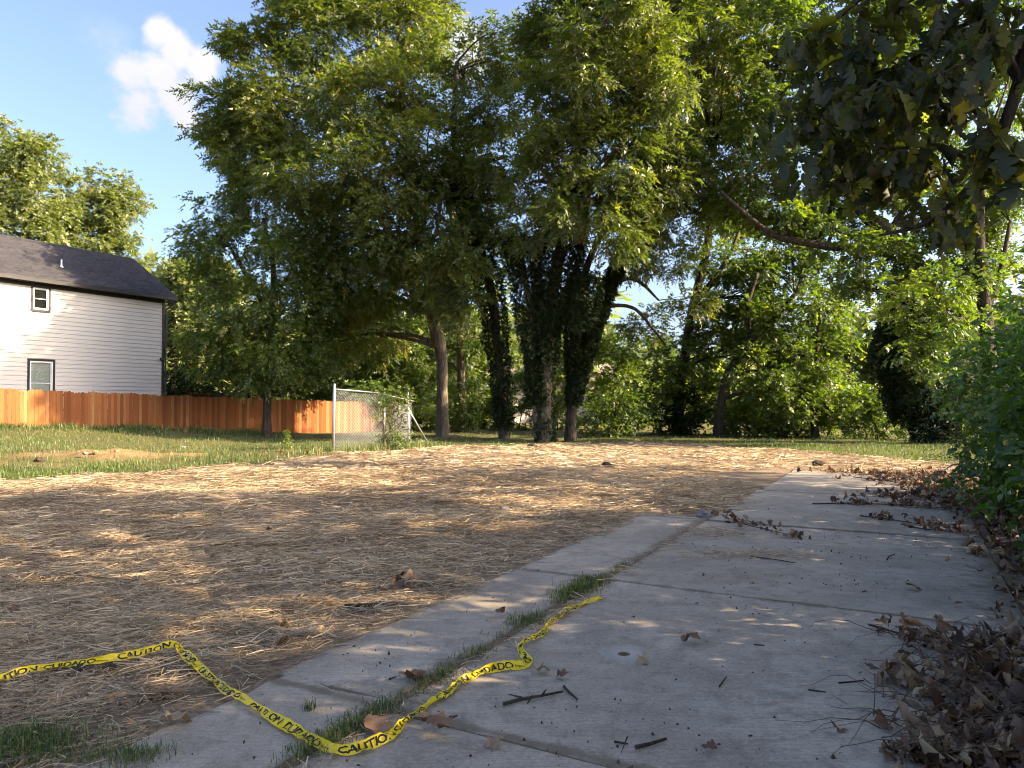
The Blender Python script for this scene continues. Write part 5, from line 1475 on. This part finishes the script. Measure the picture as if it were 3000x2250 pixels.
for (t, w, n, sx, sy, zm) in [(16.0, .55, 260, .5, .5, .06), (17.2, .0, 240, .35, .8, .07), (17.6, -.9, 130, .2, .6, .05), (14.6, .6, 200, .5, .35, .07), (13.6, .4, 200, .25, .6, .07), (13.0, .9, 170, .5, .3, .06), (18.2, .6, 260, .6, .8, .05)]:
    x, y = xy(t, w); pts.append((x, y, n, sx, sy, zm))
litter('leaf_litter', 'drifted dead leaves around the far right end of the driveway', pts, 33, 'leaf litter')
# crumbled bits of leaf over the slabs
rr4 = random.Random(66); xf = []
for k in range(420):
    t = 2.2 + 11 * rr4.random() ** 1.4; w = rr4.uniform(-3.15, .7)
    if rr4.random() > .25 + .75 * (w + 3.2) / 4.0: continue
    x, y = xy(t, w)
    xf.append((rr4.randrange(6), xform(np.array([x, y, SLAB_TOP + .006]), rotm(rr4.gauss(0, .3), rr4.gauss(0, .3), rr4.uniform(0, 6.28)), rr4.choice((.08, .12, .16, .22, .3))), min(1, max(0, rr4.gauss(.3, .25)))))
prop(obj('leaf_crumbs', scatter_meshes('leaf_crumbs', dlow, xf, M['deadleaf'])), 'tiny crumbled bits of dead leaf dotted over the concrete', 'leaf litter', kind='stuff')
# twigs and dry stems in the near litter bank
tg = MB()
for k in range(150):
    c = G(rr.uniform(2560, 3000), rr.uniform(1880, 2250)); a = rr.uniform(0, 6.28); L_ = rr.uniform(.12, .5)
    if rr.random() > (c[0] - .95) / .9: continue
    e = c + np.array([math.cos(a) * L_, math.sin(a) * L_, rr.uniform(-.01, .16)])
    e[2] = max(e[2], float(surf(np.array([e[0]]), np.array([e[1]]))[0]) + .01)
    tg.tube(limb_path(c + (0, 0, .02 + .08 * rr.random()), e, np.random.default_rng(k), 5, .15, .12), list(np.linspace(.0028, .0012, 6)), 4, cap=False)
prop(tg.build('dry_stems', M['seedhead']), 'tangle of dry stems through the near bank of dead leaves', 'twigs', kind='stuff')

def dead_branch(label, pts, nl, seed, lsz=.9, r0=.010):
    rr2 = random.Random(seed); P = [G(u, v) + (0, 0, .02) for u, v in pts]
    o = empty('fallen_branch', tuple(P[0])); prop(o, label, 'branch', 'fallen branches on the driveway')
    pth = smooth_path(P, 6); b = np.array(P[0])
    mb = MB(); mb.tube([p - b for p in pth], list(np.linspace(r0, .003, len(pth))), 6)
    mb.build('stem', M['bark_dark'], o, True)
    for k in range(nl):
        p = pth[rr2.randrange(len(pth) // 6, len(pth))] - b + np.array([rr2.gauss(0, .05), rr2.gauss(0, .06), rr2.uniform(.0, .05)])
        q = obj('dead_leaf', rr2.choice(dleaf[:5] if rr2.random() < .7 else dleaf), o, tuple(p), (rr2.gauss(0, .9), rr2.gauss(0, .9), rr2.uniform(0, 6.28)))
        s = lsz * rr2.uniform(.6, 1.1); q.scale = (s, s, s)
dead_branch('fallen branch with curled rusty leaves lying across the step in the slab edge', [(2090, 1500), (2150, 1530), (2240, 1555), (2345, 1578)], 42, 41)
dead_branch('longest fallen branch with brown leaves stretching across the far driveway', [(2380, 1480), (2500, 1478), (2650, 1484), (2800, 1495), (2930, 1510)], 95, 42, 1.1)
dead_branch('short fallen branch with dead leaves below the longest one', [(2520, 1515), (2600, 1525), (2700, 1540), (2780, 1552)], 46, 43)
dead_branch('fallen twig branch with few leaves nearest the hedge side of the driveway', [(2640, 1540), (2720, 1556), (2860, 1566)], 30, 44)
dead_branch('fallen branch with drooping leaves at the top end of the driveway', [(2500, 1400), (2600, 1412), (2720, 1432), (2800, 1450)], 60, 45, 1.0)
dead_branch('bare ended branch poking out of the near leaf bank onto the concrete', [(2545, 1838), (2620, 1860), (2700, 1885), (2790, 1910)], 22, 46, 1.2, .008)

def leaf_at(label, u, v, kind, size=1.0, yaw=None, tilt=.25, z=.02, seed=0, group='single dead leaves'):
    rr2 = random.Random(int(u * 7 + v)); c = G(u, v)
    o = obj('fallen_leaf', dleaf[kind], None, (c[0], c[1], c[2] + z), (rr2.gauss(0, tilt), rr2.gauss(0, tilt), rr2.uniform(0, 6.28) if yaw is None else yaw))
    o.scale = (size,) * 3
    return prop(o, label, 'leaf', group)
for (lab, u, v, k, s) in [
  ('tan dead leaf below the sharp fold in the caution tape', 1558, 1985, 5, 1.0), ('crumpled red brown leaf right of the tan leaf by the tape fold', 1668, 1990, 1, .7),
  ('curled orange brown leaf on the slab joint at the bottom edge', 1475, 2180, 4, 1.0), ('olive dead leaf under the near bend of the caution tape', 1245, 2140, 7, 1.2),
  ('light brown leaf in the joint just above the olive leaf', 1248, 2105, 4, .8), ('reddish curled leaf in the joint grass left of the tape', 1090, 2120, 3, 1.2),
  ('pale green grey curled leaf in the grass joint by the short cross joint', 1235, 2010, 7, 1.2), ('flat brown leaf in the middle of the concrete', 1893, 1935, 5, .9),
  ('star shaped pinkish leaf alone on the concrete right of the tape end', 2055, 1895, 2, 1.0), ('small curled leaf alone on the upper concrete', 2222, 1722, 4, .8),
  ('curled brown leaf at the slab edge in the dirt beside the tape, bottom corner', 475, 2150, 5, 1.5), ('brown folded leaf in the straw below the tape peak', 542, 2045, 3, 1.2),
  ('small rust leaf in the dry dirt right of the tape peak', 598, 1958, 4, .8), ('orange leaf in the straw left of the purple leaf heap', 955, 1770, 4, .8),
  ('tan lobed leaf in the straw nearest the slab edge', 905, 1855, 5, .9), ('pair-lobed brown leaf in the straw left of the slab edge', 808, 1842, 5, .9),
  ('dark curled leaf in the straw beside the slab edge grit', 865, 1888, 3, .9), ('reddish leaf at the left edge of the straw', 35, 1798, 1, 1.0),
  ('brown leaf lying on the straw beyond the purple heap', 775, 1562, 2, 1.0), ('rusty curled leaf in the middle of the straw', 610, 1650, 1, 1.0),
  ('small pale leaf in the middle of the straw', 780, 1685, 5, .8), ('dull red leaf far out in the straw', 370, 1597, 1, 1.0),
  ('flat pinkish leaf on the narrow slab beside the thick grass strip', 1472, 1812, 2, .8), ('brown scrap of leaf near the bottom edge of the concrete', 2060, 2210, 1, .6),
  ('big tan leaf on the concrete edge by the hedge', 2870, 1625, 5, 1.2), ('second big tan leaf beside the first at the hedge foot', 2920, 1622, 4, 1.2),
  ('pale leaf on the concrete below the pair at the hedge foot', 2790, 1657, 5, .9), ('yellowish leaf on the concrete left of the litter mat', 2650, 1725, 7, .8),
  ('single upright curled leaf on the concrete above the near leaf bank', 2825, 1780, 4, .8), ('star shaped tan leaf at the front of the near leaf bank', 2738, 2060, 5, 1.0)]:
    leaf_at(lab, u, v, k, s)
# heap of purple brown leaves at the slab edge
hp = G(1180, 1725); xf = []
rr3 = random.Random(9)
lh = empty('leaf_heap', tuple(hp)); prop(lh, 'small heap of purplish brown leaves in the straw by the slab edge', 'leaf heap')
for k in range(9):
    q = obj('dead_leaf', dleaf[rr3.choice([0, 1, 2, 6])], lh, (rr3.gauss(0, .05), rr3.gauss(0, .05), .03 + .06 * rr3.random()), (rr3.gauss(0, .7), rr3.gauss(0, .7), rr3.uniform(0, 6.28)))

# big tan oak cluster in the near bank
cb = G(2660, 2010); cl2 = empty('dead_leaf_cluster', tuple(cb)); prop(cl2, 'drooping cluster of large tan dead leaves at the front of the near leaf bank', 'leaf cluster')
for k in range(12):
    a = k * .55; q = obj('dead_leaf', dleaf[rr3.choice([4, 5, 7])], cl2, (rr3.gauss(0, .04), rr3.gauss(0, .03), .08 + .04 * rr3.random()), (R(-35) + rr3.gauss(0, .3), rr3.gauss(0, .4), a)); q.scale = (1.15,) * 3

# ------------------------------------------------------------------ sticks on the concrete, clods, rubble
def stick(label, pts, r0, group='sticks on the driveway', forks=()):
    r0 = r0 * .78
    P = [G(u, v) + (0, 0, r0 + .004) for u, v in pts]; b = np.array(P[0])
    mb = MB(); mb.tube([p - b for p in P], list(np.linspace(r0, r0 * .6, len(P))), 6, rough=.4, seed=int(pts[0][0]))
    for f in forks:
        Q_ = [G(u, v) + (0, 0, r0 + .01) for u, v in f]; mb.tube([p - b for p in Q_], list(np.linspace(r0 * .7, r0 * .3, len(Q_))), 5, rough=.4)
    o = mb.build('stick', M['bark_dark'], None, True, loc=tuple(P[0])); return prop(o, label, 'stick', group)
stick('forked dark stick in the middle of the near concrete', [(1475, 2070), (1530, 2055), (1590, 2045), (1648, 2033)], .012, forks=[[(1560, 2050), (1545, 2072)], [(1530, 2055), (1490, 2045)], [(1590, 2045), (1600, 2030)]])
stick('short bent stick at the right end of the forked dark stick', [(1652, 2018), (1668, 2035), (1692, 2056)], .011)
stick('black stick lying near the bottom edge of the concrete', [(1862, 2198), (1905, 2188), (1952, 2172)], .012)
stick('small cross shaped twig beside the black stick', [(1800, 2178), (1840, 2185)], .007, forks=[[(1838, 2168), (1820, 2215)]])
stick('short dark twig near the joint weeds on the narrow slab', [(1140, 1995), (1160, 1988)], .008)
stick('thin straight stick in front of the near leaf bank', [(2368, 2025), (2420, 2032)], .006)
stick('bent twig pair left of the near leaf bank', [(2458, 2005), (2530, 1998)], .006, forks=[[(2530, 1995), (2553, 2012)]])
stick('thin bowed twig on the upper concrete', [(2598, 1643), (2605, 1632), (2622, 1626)], .008)
stick('small slanted stick left of the star shaped leaf', [(2108, 2015), (2128, 1987)], .006)
stick('tiny dark twig above the star shaped leaf', [(2208, 1892), (2240, 1895)], .006)
stick('rotten dark stick in the straw beside the purple leaf heap', [(1010, 1785), (1080, 1780), (1165, 1775)], .022)
stick('stub of dark twig on the joint at the bottom edge', [(1430, 2188), (1440, 2175)], .010)
stick('small dark twig below the forked stick', [(1315, 2106), (1340, 2102)], .007)
stick('dead twig across the straw wisp on the middle concrete', [(2200, 1632), (2290, 1645), (2330, 1652)], .008)
# crumbs and grit
rngd = np.random.default_rng(1200); Vs, Fs, off = [], [], 0
ico = np.array([(0, 0, 1), (.9, 0, .1), (-.4, .8, .1), (-.5, -.8, .0), (.2, .1, -.8)]); icf = np.array([(0, 1, 2), (0, 2, 3), (0, 3, 1), (4, 2, 1), (4, 3, 2), (4, 1, 3)])
gt_ = rngd.uniform(2.0, 13, 3600); gw_ = rngd.uniform(-3.2, .8, 3600); gt_ = 2 + (gt_ - 2) ** 1.5 / 11 ** .5
gk = rngd.random(3600) < .10 + .8 * (vnoise(gt_ * 1.6, gw_ * 2.0, 0, 70) > .60)
for t, w in zip(gt_[gk], gw_[gk]):
    x, y = xy(t, w); s = .0025 + .008 * rngd.random() ** 3 + (.009 if rngd.random() < .03 else 0)
    Vs.append((ico * rngd.uniform(.5, 1.3, (5, 3)) @ rotm(0, 0, rngd.uniform(0, 6)).T) * s + np.array([x, y, SLAB_TOP + s * .4])); Fs.append(icf + off); off += 5
grit = obj('grit', indexed_mesh('grit', np.concatenate(Vs), np.concatenate(Fs), plain('grit', (.075, .055, .042), .95, .1, var=.5, nscale=40)))
prop(grit, 'dark crumbs and grit scattered over the concrete', 'grit', kind='stuff')
def clod(label, u, v, s, mat, group, seed, fn=height, flat=.6):
    r = np.random.default_rng(seed); c = G(u, v, fn)
    n1, n2 = 9, 7; vv = []; ff = []
    for i in range(n2 + 1):
        for j in range(n1):
            th, ph = 2 * math.pi * j / n1, math.pi * i / n2
            p = np.array([math.sin(ph) * math.cos(th), math.sin(ph) * math.sin(th) * .8, math.cos(ph) * flat])
            p = p * (.75 + .55 * r.random()) if 0 < i < n2 else p
            vv.append(p * s)
    for i in range(n2):
        for j in range(n1): ff.append([i * n1 + j, i * n1 + (j + 1) % n1, (i + 1) * n1 + (j + 1) % n1, (i + 1) * n1 + j][::-1])
    o = obj('dirt_clod', mesh_from('dirt_clod', vv, ff, mat), None, (c[0], c[1], c[2] + s * flat * .45)); return prop(o, label, 'clod', group)
dk_ = plain('dark_soil', (.055, .042, .034), 1, .1, var=.5, nscale=25, bs=.6); cl_ = plain('clay_soil', (.36, .20, .095), 1, .1, var=.35, nscale=25, bs=.6); gy_ = plain('grey_rubble', (.22, .20, .185), .95, .1, var=.3, nscale=25, bs=.5)
for i, (lab, u, v, s, mt) in enumerate([
  ('dark clod of earth on the grass near the left edge', 115, 1352, .12, dk_), ('dark lump of soil on the far straw in the sunlight', 1778, 1366, .12, dk_), ('brown lump on the straw at the far right by the driveway end', 2398, 1362, .13, dk_),
  ('root clump of debris in front of the pale trunk', 1560, 1312, .18, dk_), ('pale clay block on the spoil heap', 342, 1330, .11, cl_), ('small orange clay lump on the spoil heap', 280, 1326, .08, cl_), ('whitish rubble piece at the end of the spoil heap', 250, 1330, .07, gy_),
  ('flat pale stone on the grass beyond the spoil heap', 535, 1313, .09, gy_), ('grey rubble piece in the middle of the straw', 965, 1532, .11, gy_), ('dark grey chunk half buried in the straw, right of centre', 1480, 1503, .10, gy_),
  ('yellow brown clod in the dirt below the tape', 330, 2048, .035, cl_), ('second yellow brown clod beside it below the tape', 358, 2045, .04, cl_), ('small orange clod in the dirt near the bottom corner leaf', 384, 2122, .022, cl_),
  ('broken bit of pale concrete at the step in the slab edge', 2070, 1520, .13, gy_), ('dirt lump under the left run of the tape', 238, 1965, .05, dk_), ('brown dirt lump under the tape, right of the first', 320, 1958, .04, dk_)]):
    clod(lab, u, v, s, mt, 'clods and rubble', 1300 + i, surf)

# ------------------------------------------------------------------ caution tape
m, nt, out = new_mat('yellow_tape')
gp = nt.node('ShaderNodeNewGeometry').outputs['Position']; n_ = nt.noise(gp, 30, 3); n2_ = nt.noise(gp, 6, 4)
c = nt.mix(nt.ramp(n2_, [(.4, 0.0), (.75, .5)]), (.95, .70, .010), (.74, .58, .07))
pb = nt.node('ShaderNodeBsdfPrincipled'); nt.put(pb.inputs['Base Color'], c); pb.inputs['Roughness'].default_value = .38; nt.put(pb.inputs['Normal'], nt.bump(n_, .25, .006))
tr = nt.node('ShaderNodeBsdfTranslucent'); tr.inputs[0].default_value = (.7, .6, .03, 1); mx = nt.node('ShaderNodeMixShader'); mx.inputs[0].default_value = .3
nt.l.new(pb.outputs[0], mx.inputs[1]); nt.l.new(tr.outputs[0], mx.inputs[2]); nt.l.new(mx.outputs[0], out.inputs[0]); M['tape'] = m
M['ink'] = plain('black_ink', (.012, .012, .014), .4, .35)
# (u, v, roll degrees of the strip towards the camera, lift)
TP = [(-120, 2020, 40, .03), (0, 2003, 40, .03), (81, 1980, 42, .035), (194, 1966, 48, .04), (294, 1955, 50, .045), (384, 1942, 50, .05), (452, 1930, 45, .06), (505, 1922, 25, .075), (533, 1937, 10, .06), (565, 1962, 15, .05), (600, 1990, 22, .04), (633, 2012, 25, .03),
      (669, 2040, 25, .025), (705, 2057, 22, .03), (746, 2082, 22, .025), (814, 2122, 22, .02), (880, 2160, 22, .02), (954, 2199, 28, .02), (1004, 2213, 36, .025), (1058, 2208, 42, .03), (1103, 2190, 42, .03), (1153, 2163, 28, .025), (1180, 2128, 10, .02), (1225, 2097, 2, .02), (1262, 2068, -4, .02), (1307, 2041, -2, .02), (1343, 2014, 8, .025),
      (1388, 1993, 25, .03), (1433, 1975, 40, .03), (1483, 1965, 45, .03), (1536, 1957, 30, .02), (1548, 1947, -20, .02), (1533, 1932, -40, .03), (1524, 1912, -25, .04), (1546, 1892, 5, .04), (1587, 1870, 10, .03), (1608, 1838, 5, .02), (1646, 1806, 5, .02), (1678, 1787, 15, .015), (1714, 1771, 15, .012), (1763, 1753, 10, .01)]
ctrl = []
for (u, v, rl, lf) in TP:
    p = G(u, v); ctrl.append((p[0], p[1], p[2] + lf, rl))
tp = np.array(smooth_path(ctrl, 7))
tp[:, 3] += 15 * np.sin(np.arange(len(tp)) * .55) + 7 * np.sin(np.arange(len(tp)) * 2.3)
seg_ = np.linalg.norm(np.diff(tp[:, :3], axis=0), axis=1); S = np.concatenate([[0], np.cumsum(seg_)])
HW = .031
tan = np.gradient(tp[:, :3], axis=0); tan = unit(tan)
side = unit(np.stack([-tan[:, 1], tan[:, 0], np.zeros(len(tan))], 1))      # away from the camera when the tape runs right
nrm_ = unit(np.cross(tan, side)); nrm_ *= np.sign(nrm_[:, 2:3] + 1e-9)
ra = np.radians(tp[:, 3])[:, None]
acr = side * np.cos(ra) + np.array([0, 0, 1.0]) * np.sin(ra)
tnm = unit(np.cross(tan, acr)); tnm *= np.where(tnm[:, 2:3] < -.2, -1, 1)
rib = np.random.default_rng(5)
wr = rib.normal(0, .004, (len(tp), 5))
def tape_pt(s, a, lift=0.0):
    """arc length s, across -1..1"""
    i = np.clip(np.searchsorted(S, s) - 1, 0, len(S) - 2); f = (s - S[i]) / (S[i + 1] - S[i])
    P = tp[i, :3] * (1 - f)[:, None] + tp[i + 1, :3] * f[:, None]; Ac = acr[i] * (1 - f)[:, None] + acr[i + 1] * f[:, None]; Nm = tnm[i] * (1 - f)[:, None] + tnm[i + 1] * f[:, None]
    cup = .006 * (a * a) - .003 + .005 * np.sin(s * 23 + a * 2.2) + .0035 * np.sin(s * 61 - a * 3) + .002 * np.sin(s * 131 + a * 5)
    Q_ = P + Ac * (a * HW * (.78 + .24 * np.sin(s * 7.3 + .6) * np.sin(s * 3.1)))[:, None] + Nm * (cup + lift)[:, None]
    zs = surf(Q_[:, 0], Q_[:, 1]) + .004 + lift
    Q_[:, 2] = np.maximum(Q_[:, 2], zs)
    return Q_
nA = 7; sv = np.arange(0, S[-1], .012)
grid = np.stack([tape_pt(sv, np.full(len(sv), a)) for a in np.linspace(-1, 1, nA)], 1)
b0 = grid[len(grid) // 2, 3]
k_ = np.arange(len(sv) - 1)[:, None] * nA + np.arange(nA - 1)[None, :]
Fc = np.stack([k_, k_ + nA, k_ + nA + 1, k_ + 1], -1).reshape(-1, 4)
tape = empty('caution_tape', tuple(b0)); prop(tape, 'long yellow caution tape trailing crumpled across the straw and driveway', 'tape')
obj('strip', indexed_mesh('strip', grid.reshape(-1, 3) - b0, Fc, M['tape'], smooth=True), tape)
def text_mesh(body, size, offset=0.0, shear=0.0):
    cu = bpy.data.curves.new('txt', 'FONT'); cu.body = body; cu.size = size; cu.offset = offset; cu.resolution_u = 3; cu.shear = shear
    o = bpy.data.objects.new('txt', cu); COL.objects.link(o)
    dg = bpy.context.evaluated_depsgraph_get(); me = bpy.data.meshes.new_from_object(o.evaluated_get(dg))
    co = np.empty(len(me.vertices) * 3, np.float32); me.vertices.foreach_get('co', co); co = co.reshape(-1, 3)
    fs = [list(p.vertices) for p in me.polygons]
    bpy.data.objects.remove(o); bpy.data.curves.remove(cu); bpy.data.meshes.remove(me)
    return co, fs
def nearest_s(u, v):
    p = G(u, v); return S[np.argmin(np.linalg.norm(tp[:, :2] - p[:2], axis=1))]
s_e1, s_e2 = nearest_s(715, 2062), nearest_s(950, 2198)
per = s_e2 - s_e1
words = {}
def lay(nm, co, fs, s0, width, y0, y1):
    x = co[:, 0]; y = co[:, 1]
    x = (x - x.min()) / (x.max() - x.min()) * width; y = (y - y.min()) / (y.max() - y.min()) * (y1 - y0) + y0
    if s0 < .01 or s0 + width > S[-1] - .01: return
    P = tape_pt(s0 + x, y, .0016)
    me = mesh_from(nm, P - b0, fs, M['ink']); obj(nm, me, tape)
CA = text_mesh('CAUTION', 1.0, .028); CU = text_mesh('CUIDADO', 1.0, .028); EM = text_mesh('Empire', 1.0, .02)
for k in range(-6, 12):
    e = s_e1 + k * per
    lay('lettering', *EM, e - .035, .06, -.55, .05)
    lay('lettering', *CA, e + .075, per * .40, -.72, .72)
    lay('lettering', *CU, e + .105 + per * .40, per * .40, -.72, .72)
